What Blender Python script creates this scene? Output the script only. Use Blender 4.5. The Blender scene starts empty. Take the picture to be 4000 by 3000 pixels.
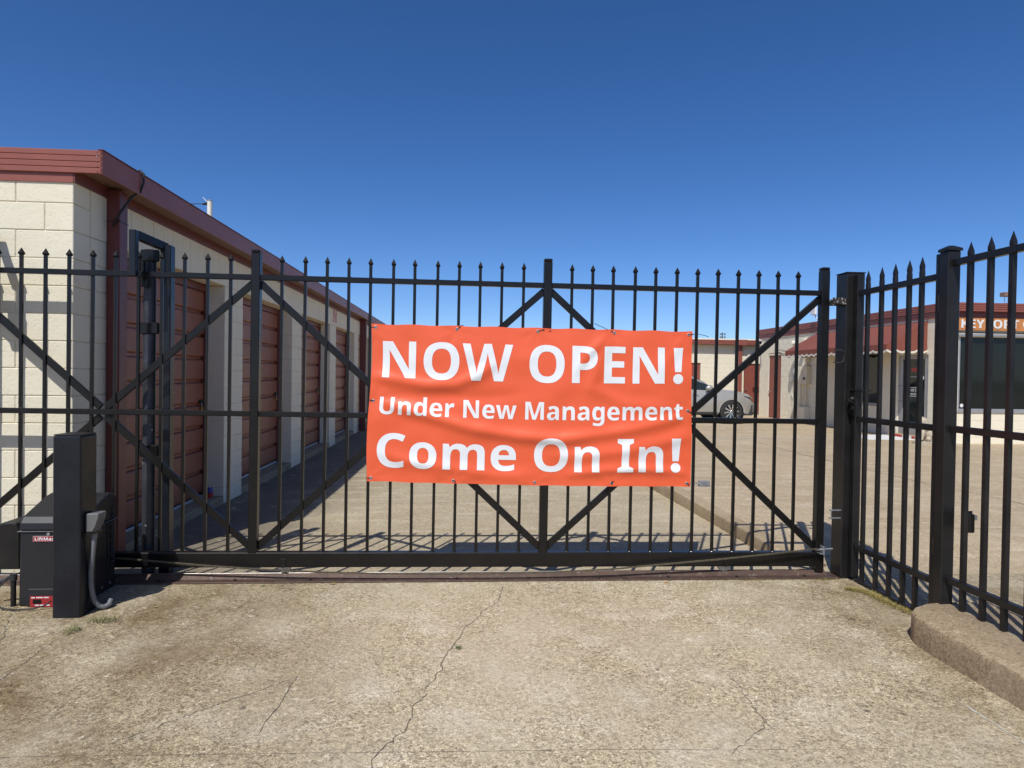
import bpy, bmesh, math, random, json
from mathutils import Vector, Matrix
from mathutils.noise import noise as pnoise
random.seed(11)
SC = bpy.context.scene
COL = SC.collection
PI = math.pi
rad = math.radians

# ------------------------------------------------------------------ camera, sky, sun, exposure
YAW, PITCH, ROLL = .0706, -.015, .0144
CAM = Vector((-.5947, -4.9057, 1.5245))
fw = Vector((math.sin(YAW)*math.cos(PITCH), math.cos(YAW)*math.cos(PITCH), math.sin(PITCH)))
rt = Vector((math.cos(YAW), -math.sin(YAW), 0)); up = rt.cross(fw)
r2 = rt*math.cos(ROLL) + up*math.sin(ROLL); u2 = -rt*math.sin(ROLL) + up*math.cos(ROLL)
cam = bpy.data.cameras.new('camera'); cam_ob = bpy.data.objects.new('camera', cam); COL.objects.link(cam_ob)
cam.sensor_width = 36; cam.lens = 2571.29/4000*36; cam.clip_start = .05; cam.clip_end = 6000
cam_ob.matrix_world = Matrix(((r2.x, u2.x, -fw.x, CAM.x), (r2.y, u2.y, -fw.y, CAM.y), (r2.z, u2.z, -fw.z, CAM.z), (0, 0, 0, 1)))
SC.camera = cam_ob

SUN_AZ, SUN_EL = rad(23.5), rad(53.7)          # shadows run towards +Y and a little +X
sdir = Vector((math.sin(SUN_AZ)*math.cos(SUN_EL), math.cos(SUN_AZ)*math.cos(SUN_EL), -math.sin(SUN_EL)))
world = bpy.data.worlds.new('World'); SC.world = world; world.use_nodes = True
wn = world.node_tree; bg = wn.nodes['Background']
sky = wn.nodes.new('ShaderNodeTexSky'); sky.sky_type = 'NISHITA'; sky.sun_disc = False
sky.sun_elevation = SUN_EL; sky.sun_rotation = math.atan2(-sdir.x, -sdir.y)
sky.altitude = 200; sky.air_density = .56; sky.dust_density = .7; sky.ozone_density = 2.0
hs = wn.nodes.new('ShaderNodeHueSaturation'); hs.inputs['Hue'].default_value = .506; hs.inputs['Saturation'].default_value = 1.28      # the phone's saturated blue
wn.links.new(sky.outputs[0], hs.inputs['Color']); wn.links.new(hs.outputs[0], bg.inputs[0]); bg.inputs[1].default_value = .148
sl = bpy.data.lights.new('sun', 'SUN'); sl.energy = 4.2; sl.angle = rad(.53); sl.color = (1, .985, .95)
so = bpy.data.objects.new('sun', sl); COL.objects.link(so)
so.rotation_euler = sdir.to_track_quat('-Z', 'Y').to_euler(); so.location = (-6, -12, 18)
SC.view_settings.view_transform = 'Standard'; SC.view_settings.look = 'None'
SC.view_settings.exposure = 0; SC.view_settings.gamma = 1

# ------------------------------------------------------------------ mesh helpers
WM = {}
def link(o, parent=None, wm=None):
    wm = wm or Matrix.Identity(4)
    COL.objects.link(o); WM[o.name] = wm
    if parent is not None:
        o.parent = parent; o.matrix_basis = WM[parent.name].inverted() @ wm
    else:
        o.matrix_basis = wm
    return o
def tag(o, label, cat=None, group=None, kind=None):
    if label: o['label'] = label
    if cat: o['category'] = cat
    if group: o['group'] = group
    if kind: o['kind'] = kind
    return o
def thing(name, label, cat, loc=(0, 0, 0), group=None, rot=None):
    e = bpy.data.objects.new(name, None); e.empty_display_size = .2
    m = Matrix.Translation(loc)
    if rot: m = m @ rot
    link(e, None, m); return tag(e, label, cat, group)
T = Matrix.Translation

class MB:
    def __init__(s): s.v = []; s.f = []
    def add(s, vs, fs):
        n = len(s.v); s.v += [tuple(v) for v in vs]; s.f += [tuple(i+n for i in f) for f in fs]; return s
    def box(s, x0, x1, y0, y1, z0, z1):
        return s.add([(x, y, z) for z in (z0, z1) for y in (y0, y1) for x in (x0, x1)],
                     [(0, 2, 3, 1), (4, 5, 7, 6), (0, 1, 5, 4), (2, 6, 7, 3), (0, 4, 6, 2), (1, 3, 7, 5)])
    def bar(s, p, q, w, h, ref=(0, 0, 1), ext=0):
        p = Vector(p); q = Vector(q); d = (q-p).normalized(); p = p-d*ext; q = q+d*ext
        a = d.cross(Vector(ref))
        if a.length < 1e-4: a = d.cross(Vector((1, 0, 0)))
        a.normalize(); b = a.cross(d); a = a*w/2; b = b*h/2
        return s.add([p-a-b, p+a-b, p+a+b, p-a+b, q-a-b, q+a-b, q+a+b, q-a+b],
                     [(0, 3, 2, 1), (4, 5, 6, 7), (0, 1, 5, 4), (1, 2, 6, 5), (2, 3, 7, 6), (3, 0, 4, 7)])
    def tube(s, pts, r, n=8, cap=True):
        pts = [Vector(p) for p in pts]; k = len(pts); rs = r if isinstance(r, (list, tuple)) else [r]*k
        d0 = (pts[1]-pts[0]).normalized(); a = d0.orthogonal().normalized(); vs = []; fs = []
        for i, p in enumerate(pts):
            d = (pts[min(i+1, k-1)]-pts[max(i-1, 0)]).normalized()
            a = (a-d*a.dot(d)).normalized(); b = d.cross(a)
            for j in range(n):
                t = 2*PI*j/n; vs.append(p+(a*math.cos(t)+b*math.sin(t))*rs[i])
        for i in range(k-1):
            for j in range(n):
                fs.append((i*n+j, i*n+(j+1) % n, (i+1)*n+(j+1) % n, (i+1)*n+j))
        if cap: fs += [tuple(range(n-1, -1, -1)), tuple(range((k-1)*n, k*n))]
        return s.add(vs, fs)
    def cyl(s, p, q, r, n=16, r2=None): return s.tube([p, q], [r, r if r2 is None else r2], n)
    def prism(s, poly, fn, d0, d1):
        n = len(poly)
        vs = [fn(a, b, d0) for a, b in poly]+[fn(a, b, d1) for a, b in poly]
        return s.add(vs, [tuple(range(n-1, -1, -1)), tuple(range(n, 2*n))]+[(i, (i+1) % n, n+(i+1) % n, n+i) for i in range(n)])
    def lathe(s, prof, c, ax=(0, 0, 1), n=20, closed=False):
        ax = Vector(ax).normalized(); a = ax.orthogonal().normalized(); b = ax.cross(a); c = Vector(c); vs = []; fs = []; k = len(prof)
        for (r, h) in prof:
            for j in range(n):
                t = 2*PI*j/n; vs.append(c+ax*h+(a*math.cos(t)+b*math.sin(t))*r)
        for i in range(k if closed else k-1):
            i2 = (i+1) % k
            for j in range(n): fs.append((i*n+j, i*n+(j+1) % n, i2*n+(j+1) % n, i2*n+j))
        return s.add(vs, fs)
    def grid(s, fn, nu, nv):
        vs = [fn(i/nu, j/nv) for j in range(nv+1) for i in range(nu+1)]
        return s.add(vs, [(j*(nu+1)+i, j*(nu+1)+i+1, (j+1)*(nu+1)+i+1, (j+1)*(nu+1)+i) for j in range(nv) for i in range(nu)])
    def mesh(s, name, mat=None, bevel=0, smooth=False, org=(0, 0, 0), seg=1, fix=True):
        me = bpy.data.meshes.new(name); o = Vector(org)
        me.from_pydata([Vector(v)-o for v in s.v], [], s.f)
        bm = bmesh.new(); bm.from_mesh(me)
        if fix: bmesh.ops.recalc_face_normals(bm, faces=bm.faces)
        if bevel:
            es = [e for e in bm.edges if len(e.link_faces) == 2 and e.calc_face_angle(0) > .6]
            bmesh.ops.bevel(bm, geom=es, offset=bevel, segments=seg, affect='EDGES', profile=.5, clamp_overlap=True)
        if smooth:
            for f in bm.faces: f.smooth = True
        bm.to_mesh(me); bm.free()
        if smooth and smooth is not True: me.set_sharp_from_angle(angle=smooth)
        if mat: me.materials.append(mat)
        return me
    def build(s, name, mat, parent=None, bevel=0, smooth=False, rotm=None, seg=1, fix=True):
        xs = [v[0] for v in s.v]; ys = [v[1] for v in s.v]; zs = [v[2] for v in s.v]
        org = ((min(xs)+max(xs))/2, (min(ys)+max(ys))/2, min(zs))
        me = s.mesh(name, mat, bevel, smooth, org, seg, fix)
        o = bpy.data.objects.new(name, me); w = T(org)
        if rotm: w = rotm @ w
        return link(o, parent, w)
def B(*a): return MB().box(*a)
def inst(name, me, parent, wm): return link(bpy.data.objects.new(name, me), parent, wm)
_bc = {}
def bevbox(sx, sy, sz, b, mat):
    k = (round(sx, 3), round(sy, 3), round(sz, 3), b, mat.name)
    if k not in _bc: _bc[k] = MB().box(-sx/2, sx/2, -sy/2, sy/2, 0, sz).mesh('block', mat, b)
    return _bc[k]

# ------------------------------------------------------------------ materials
def nd(nt, t, **kw):
    n = nt.nodes.new(t)
    for k, v in kw.items(): setattr(n, k, v)
    return n
def setin(n, **kw):
    for k, v in kw.items(): n.inputs[k.replace('_', ' ')].default_value = v
def rgba(c): return (c[0], c[1], c[2], 1)
def ramp(nt, fac, stops):
    r = nd(nt, 'ShaderNodeValToRGB'); e = r.color_ramp.elements
    while len(e) < len(stops): e.new(.5)
    for x, (p, c) in zip(e, stops): x.position = p; x.color = c if len(c) == 4 else rgba(c)
    nt.links.new(fac, r.inputs[0]); return r.outputs[0]
def mixc(nt, fac, a, b, mode='MIX'):
    m = nd(nt, 'ShaderNodeMix', data_type='RGBA', blend_type=mode)
    for i, v in ((0, fac), (6, a), (7, b)):
        if isinstance(v, (int, float)): m.inputs[i].default_value = v
        elif isinstance(v, (tuple, list)): m.inputs[i].default_value = rgba(v)
        else: nt.links.new(v, m.inputs[i])
    return m.outputs[2]
def noisen(nt, pos, scale, detail=3, rough=.55, out=0):
    n = nd(nt, 'ShaderNodeTexNoise'); setin(n, Scale=scale, Detail=detail, Roughness=rough); nt.links.new(pos, n.inputs[0]); return n.outputs[out]
def voron(nt, pos, scale, out='Color', feature='F1'):
    n = nd(nt, 'ShaderNodeTexVoronoi', feature=feature); setin(n, Scale=scale); nt.links.new(pos, n.inputs['Vector']); return n.outputs[out]
def base(name):
    m = bpy.data.materials.new(name); m.use_nodes = True; nt = m.node_tree
    return m, nt, nt.nodes['Principled BSDF'], nd(nt, 'ShaderNodeNewGeometry').outputs['Position']
def stretch(nt, pos, sc):
    v = nd(nt, 'ShaderNodeVectorMath', operation='MULTIPLY'); v.inputs[1].default_value = sc; nt.links.new(pos, v.inputs[0]); return v.outputs[0]
def bump(nt, b, h, strength, dist):
    n = nd(nt, 'ShaderNodeBump'); setin(n, Strength=strength, Distance=dist); nt.links.new(h, n.inputs['Height']); nt.links.new(n.outputs[0], b.inputs['Normal']); return n
def pm(name, c, c2=None, scale=6, rough=.5, metal=0, bs=0, bscale=60, spec=.5, rr=.1, fleck=None, fscale=18, ft=.68, coat=0):
    m, nt, b, pos = base(name); c2 = c2 or tuple(x*.8 for x in c)
    n = noisen(nt, pos, scale, 4)
    col = mixc(nt, ramp(nt, n, [(.3, (0, 0, 0)), (.7, (1, 1, 1))]), c, c2)
    if fleck:
        col = mixc(nt, ramp(nt, noisen(nt, pos, fscale, 6, .7), [(ft, (0, 0, 0)), (ft+.03, (1, 1, 1))]), col, fleck)
    nt.links.new(col, b.inputs['Base Color'])
    rn = nd(nt, 'ShaderNodeMapRange'); setin(rn, To_Min=max(0, rough-rr), To_Max=min(1, rough+rr)); nt.links.new(noisen(nt, pos, scale*3, 3), rn.inputs[0])
    nt.links.new(rn.outputs[0], b.inputs['Roughness'])
    b.inputs['Metallic'].default_value = metal; b.inputs['Specular IOR Level'].default_value = spec
    if coat: b.inputs['Coat Weight'].default_value = coat; b.inputs['Coat Roughness'].default_value = .05
    if bs: bump(nt, b, noisen(nt, pos, bscale, 4, .6), bs, .01)
    return m

def concrete(name, tone, dark, light, agg, stain, left_stain=False, streak=False, grime_shade=False, mottle=.55, relief=1):
    m, nt, b, pos = base(name)
    big = noisen(nt, pos, .55, 5, .6); med = noisen(nt, stretch(nt, pos, (.6, 1.6, 1)) if streak else pos, 3.2, 5, .62)
    col = mixc(nt, ramp(nt, big, [(.34, (0, 0, 0)), (.66, (1, 1, 1))]), tone, dark)
    col = mixc(nt, ramp(nt, med, [(.50, (0, 0, 0)), (.70, (.8, .8, .8))]), col, light)
    if left_stain:
        sx = nd(nt, 'ShaderNodeSeparateXYZ'); nt.links.new(pos, sx.inputs[0])
        mr = nd(nt, 'ShaderNodeMapRange', interpolation_type='SMOOTHSTEP'); setin(mr, From_Min=-.7, From_Max=-2.3, To_Min=0, To_Max=1); nt.links.new(sx.outputs[0], mr.inputs[0])
        mm = nd(nt, 'ShaderNodeMath', operation='MULTIPLY'); nt.links.new(mr.outputs[0], mm.inputs[0])
        nt.links.new(ramp(nt, noisen(nt, pos, 1.9, 6, .68), [(.34, (.15, .15, .15)), (.62, (1, 1, 1))]), mm.inputs[1])
        col = mixc(nt, mm.outputs[0], col, stain)
        mr2 = nd(nt, 'ShaderNodeMapRange', interpolation_type='SMOOTHSTEP'); setin(mr2, From_Min=1.1, From_Max=2.0, To_Min=0, To_Max=.75); nt.links.new(sx.outputs[0], mr2.inputs[0])
        mm2 = nd(nt, 'ShaderNodeMath', operation='MULTIPLY'); nt.links.new(mr2.outputs[0], mm2.inputs[0])
        nt.links.new(ramp(nt, noisen(nt, pos, 2.6, 6, .68), [(.36, (.1, .1, .1)), (.62, (1, 1, 1))]), mm2.inputs[1])
        col = mixc(nt, mm2.outputs[0], col, stain)
    if grime_shade:     # black mould and tyre dirt streaks, plus the building's shade painted into the lane
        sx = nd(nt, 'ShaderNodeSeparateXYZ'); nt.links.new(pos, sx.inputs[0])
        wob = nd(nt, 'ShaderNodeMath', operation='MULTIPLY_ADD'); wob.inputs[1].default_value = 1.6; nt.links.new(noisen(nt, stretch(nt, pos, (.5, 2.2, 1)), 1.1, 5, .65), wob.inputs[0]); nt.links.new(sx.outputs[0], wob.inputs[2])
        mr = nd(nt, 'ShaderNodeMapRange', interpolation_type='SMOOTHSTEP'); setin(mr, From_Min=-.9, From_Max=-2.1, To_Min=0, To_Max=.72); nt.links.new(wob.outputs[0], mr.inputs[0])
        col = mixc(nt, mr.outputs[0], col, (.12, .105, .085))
    spots = ramp(nt, noisen(nt, pos, 7.5, 7, .72), [(.60, (0, 0, 0)), (.65, (.7, .7, .7))])
    col = mixc(nt, spots, col, light)
    rusty = ramp(nt, noisen(nt, pos, 5.1, 6, .7), [(.66, (0, 0, 0)), (.74, (.55, .55, .55))])
    col = mixc(nt, rusty, col, (.30, .17, .085))
    mott = ramp(nt, noisen(nt, pos, 30, 5, .75), [(.32, (.62, .60, .57)), (.5, (1, 1, 1)), (.7, (1.16, 1.16, 1.15))])
    col = mixc(nt, mottle, col, mixc(nt, 1, col, mott, 'MULTIPLY'))
    vd = voron(nt, pos, 2.3, 'Distance'); drip = ramp(nt, vd, [(.028, (.75, .75, .75)), (.05, (0, 0, 0))])
    col = mixc(nt, drip, col, (.10, .085, .065))
    # aggregate: stones of many tones in two sizes, thinned out where cement skin is left
    ex = ramp(nt, noisen(nt, pos, 1.4, 5, .65), [(.30, (.25, .25, .25)), (.60, (1, 1, 1))])
    for sc, a in ((70, agg*.8), (150, agg), (300, agg*.9)):
        vc = voron(nt, pos, sc); sp = nd(nt, 'ShaderNodeSeparateColor'); nt.links.new(vc, sp.inputs[0])
        tone_r = ramp(nt, sp.outputs[0], [(0, (.22, .19, .17)), (.14, (.52, .48, .43)), (.42, (.98, .97, .94)), (.74, (1.04, 1.0, .94)), (.92, (1.22, 1.22, 1.2)), (1, (1.6, 1.6, 1.6))])
        f = nd(nt, 'ShaderNodeMath', operation='MULTIPLY'); f.inputs[1].default_value = a; nt.links.new(ex, f.inputs[0])
        col = mixc(nt, f.outputs[0], col, mixc(nt, 1, col, tone_r, 'MULTIPLY'))
    fine = noisen(nt, pos, 420, 2)
    col = mixc(nt, .5, col, mixc(nt, 1, col, ramp(nt, fine, [(.3, (.55, .55, .55)), (.7, (1.4, 1.4, 1.4))]), 'MULTIPLY'))
    nt.links.new(col, b.inputs['Base Color']); b.inputs['Roughness'].default_value = .92; b.inputs['Specular IOR Level'].default_value = .25
    bn = bump(nt, b, voron(nt, pos, 120, 'Distance'), .35*relief, .006)
    b2 = nd(nt, 'ShaderNodeBump'); setin(b2, Strength=.5*relief, Distance=.004); nt.links.new(noisen(nt, pos, 60, 5, .7), b2.inputs['Height']); nt.links.new(b2.outputs[0], bn.inputs['Normal'])
    return m
M = {}
M['apron'] = concrete('worn_concrete', (.54, .468, .328), (.475, .406, .283), (.63, .57, .44), .70, (.235, .175, .10), left_stain=True)
M['lane'] = concrete('lane_concrete', (.49, .41, .28), (.41, .34, .23), (.58, .51, .38), .45, (.22, .17, .11), streak=True, grime_shade=True)
M['lot'] = concrete('lot_concrete', (.50, .40, .265), (.42, .33, .215), (.58, .49, .35), .42, (.24, .18, .11), streak=True)
M['kerb'] = concrete('kerb_concrete', (.42, .33, .215), (.33, .255, .162), (.48, .39, .27), .45, (.2, .15, .1), mottle=.35, relief=.35)
M['ground'] = pm('dry_soil', (.22, .18, .12), (.16, .14, .08), .3, .95)
M['crack'] = pm('crack_dirt', (.15, .12, .085), (.07, .056, .04), 12, .95)
M['chip'] = pm('fresh_chipped_concrete', (.62, .57, .47), (.5, .45, .36), 30, .9)
M['seam'] = pm('seam_dirt', (.25, .205, .145), (.16, .13, .09), 9, .95)
M['white_line'] = pm('worn_line_paint', (.62, .60, .54), (.40, .36, .28), 9, .8)
M['black'] = pm('black_gate_paint', (.0065, .006, .0058), (.011, .010, .0092), 5, .29, spec=.34, rr=.05, bs=.05, bscale=90, fleck=(.06, .05, .04), fscale=45, ft=.74)
M['black_rough'] = pm('old_black_paint', (.0095, .009, .0093), (.019, .0175, .0168), 6, .33, spec=.36, rr=.06, bs=.12, bscale=70, fleck=(.09, .08, .07), fscale=26, ft=.70)
M['finial'] = pm('finial_paint', (.008, .0075, .0075), (.012, .011, .011), 5, .62, spec=.12)
M['worn_black'] = pm('chipped_black_paint', (.012, .011, .011), (.03, .028, .026), 20, .5, fleck=(.34, .32, .29), fscale=60, ft=.55)
M['blue_black'] = pm('blue_black_paint', (.008, .0095, .0135), (.014, .016, .021), 5, .30, spec=.35, bs=.06, fleck=(.07, .07, .07), fscale=22, ft=.72)
M['op'] = pm('operator_plastic', (.011, .0115, .0135), (.016, .016, .018), 4, .42, bs=.05, bscale=200)
M['rust'] = pm('rusty_steel', (.115, .07, .05), (.075, .046, .035), 14, .55, metal=.3, bs=.2, bscale=80, fleck=(.20, .16, .13), fscale=30, ft=.6)
M['worn_edge'] = pm('bright_worn_steel', (.34, .32, .29), (.22, .2, .18), 20, .45, metal=.9)
M['zinc'] = pm('zinc_steel', (.52, .53, .54), (.36, .37, .38), 24, .38, metal=.75)
M['galv'] = pm('galvanised_pipe', (.07, .073, .082), (.035, .038, .045), 10, .42, metal=.4, fleck=(.5, .5, .5), fscale=12, ft=.66)
M['chain'] = pm('oiled_chain', (.30, .265, .19), (.17, .145, .10), 40, .42, metal=.6)
M['rubber'] = pm('black_rubber', (.02, .02, .02), (.03, .03, .03), 20, .8)
M['pvc'] = pm('grey_pvc', (.17, .175, .18), (.13, .135, .14), 12, .5)
M['grey_plastic'] = pm('grey_plastic', (.16, .16, .155), (.13, .13, .125), 12, .5)
def blockmat(name, c, c2, dirt):
    m, nt, b, pos = base(name)
    col = mixc(nt, ramp(nt, noisen(nt, pos, 1.6, 5), [(.3, (0, 0, 0)), (.7, (1, 1, 1))]), c, c2)
    st = stretch(nt, pos, (2.5, 2.5, .5))
    col = mixc(nt, ramp(nt, noisen(nt, st, 3, 6, .7), [(.58, (0, 0, 0)), (.82, (.5, .5, .5))]), col, dirt)
    nt.links.new(col, b.inputs['Base Color']); b.inputs['Roughness'].default_value = .75; b.inputs['Specular IOR Level'].default_value = .3
    pits = ramp(nt, noisen(nt, pos, 48, 4, .6), [(.28, (0, 0, 0)), (.46, (1, 1, 1))])
    bn = bump(nt, b, pits, .36, .006)
    b2 = nd(nt, 'ShaderNodeBump'); setin(b2, Strength=.25, Distance=.01); nt.links.new(noisen(nt, pos, 16, 3), b2.inputs['Height']); nt.links.new(b2.outputs[0], bn.inputs['Normal'])
    return m
M['cream'] = blockmat('cream_block_paint', (.80, .735, .565), (.76, .695, .53), (.63, .565, .425))
M['cream_o'] = blockmat('cream_office_paint', (.82, .755, .585), (.78, .71, .545), (.64, .575, .445))
M['red'] = pm('red_metal_trim', (.285, .088, .062), (.25, .075, .053), 3, .48, bs=.03, bscale=20)
M['maroon'] = pm('maroon_downspout', (.155, .036, .031), (.13, .03, .027), 4, .45)
M['soffit'] = pm('soffit_board', (.26, .15, .10), (.21, .12, .085), 4, .6)
M['rolldoor'] = pm('roll_door_red', (.29, .100, .056), (.25, .083, .046), 2.2, .5, bs=.02)
M['door_red'] = pm('flat_red_door', (.27, .075, .052), (.245, .066, .046), 3, .5)
M['pink'] = pm('faded_pink_paint', (.62, .30, .27), (.56, .26, .23), 12, .7)
M['white'] = pm('white_paint', (.76, .76, .74), (.70, .70, .68), 10, .5)
M['offwhite'] = pm('offwhite_paint', (.72, .68, .56), (.66, .61, .5), 10, .5)
M['beige'] = pm('beige_metal', (.70, .63, .47), (.64, .575, .42), 8, .5)
M['seal'] = pm('white_door_seal', (.55, .54, .52), (.42, .41, .4), 8, .6)
M['brass'] = pm('brass', (.55, .38, .12), (.45, .3, .1), 30, .3, metal=.9)
M['alu'] = pm('aluminium_frame', (.44, .44, .44), (.38, .38, .38), 8, .38, metal=.5)
M['glass'] = pm('tinted_glass', (.010, .014, .013), (.013, .017, .016), 2, .05, rr=.01, spec=.3)
M['carglass'] = pm('car_glass', (.012, .018, .018), (.02, .027, .027), 2, .05, rr=.01, spec=.6)
M['carpaint'] = pm('silver_car_paint', (.40, .385, .345), (.385, .37, .33), 3, .32, metal=.25, rr=.02, coat=.8)
M['cartrim'] = pm('dark_car_trim', (.03, .03, .03), (.04, .04, .04), 10, .6)
M['chrome'] = pm('bright_chrome', (.72, .72, .72), (.66, .66, .66), 10, .14, metal=1)
M['amber'] = pm('amber_lens', (.35, .07, .02), (.3, .06, .02), 10, .2)
M['wood'] = pm('orange_stained_board', (.58, .235, .07), (.46, .175, .05), 5, .55)
M['awning'] = pm('maroon_awning_canvas', (.225, .064, .042), (.20, .056, .037), 2.5, .8, bs=.03, bscale=200)
M['stone'] = pm('cast_stone', (.52, .45, .33), (.40, .34, .25), 9, .85, bs=.3, bscale=30)
M['redstripe'] = pm('red_reflective_tape', (.5, .02, .02), (.42, .02, .02), 20, .4)
M['redlabel'] = pm('red_label', (.36, .028, .03), (.31, .024, .026), 20, .35)
M['silver_lbl'] = pm('silver_label_rim', (.55, .5, .5), (.5, .45, .45), 20, .35, metal=.3)
M['bluecan'] = pm('blue_can_paint', (.05, .06, .30), (.04, .05, .26), 10, .35)
M['redcan'] = pm('red_can_paint', (.48, .045, .03), (.42, .04, .025), 10, .35)
M['leaf'] = pm('green_leaf', (.075, .12, .03), (.11, .14, .045), 20, .6)
M['dry'] = pm('dry_grass_blade', (.33, .25, .075), (.26, .22, .06), 30, .7)
M['weed'] = pm('weed_leaf', (.19, .20, .07), (.26, .235, .10), 40, .65)
M['tree'] = pm('tree_leaf', (.05, .095, .025), (.075, .12, .035), 6, .6)
M['bark'] = pm('bark', (.12, .085, .055), (.08, .06, .04), 20, .9)
M['pebble'] = pm('pebble_stone', (.5, .46, .38), (.3, .27, .22), 40, .8)
m, nt, b, pos = base('orange_banner_vinyl')
nt.links.new(mixc(nt, noisen(nt, pos, 3, 3), (.82, .125, .045), (.77, .115, .042)), b.inputs['Base Color']); b.inputs['Roughness'].default_value = .38; b.inputs['Specular IOR Level'].default_value = .45
bump(nt, b, noisen(nt, pos, 9, 4, .6), .12, .02); M['banner'] = m
m, nt, b, pos = base('white_banner_print')
nt.links.new(mixc(nt, noisen(nt, pos, 3, 3), (.80, .82, .82), (.77, .79, .80)), b.inputs['Base Color']); b.inputs['Roughness'].default_value = .38
bump(nt, b, noisen(nt, pos, 9, 4, .6), .12, .02); M['print'] = m

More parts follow.
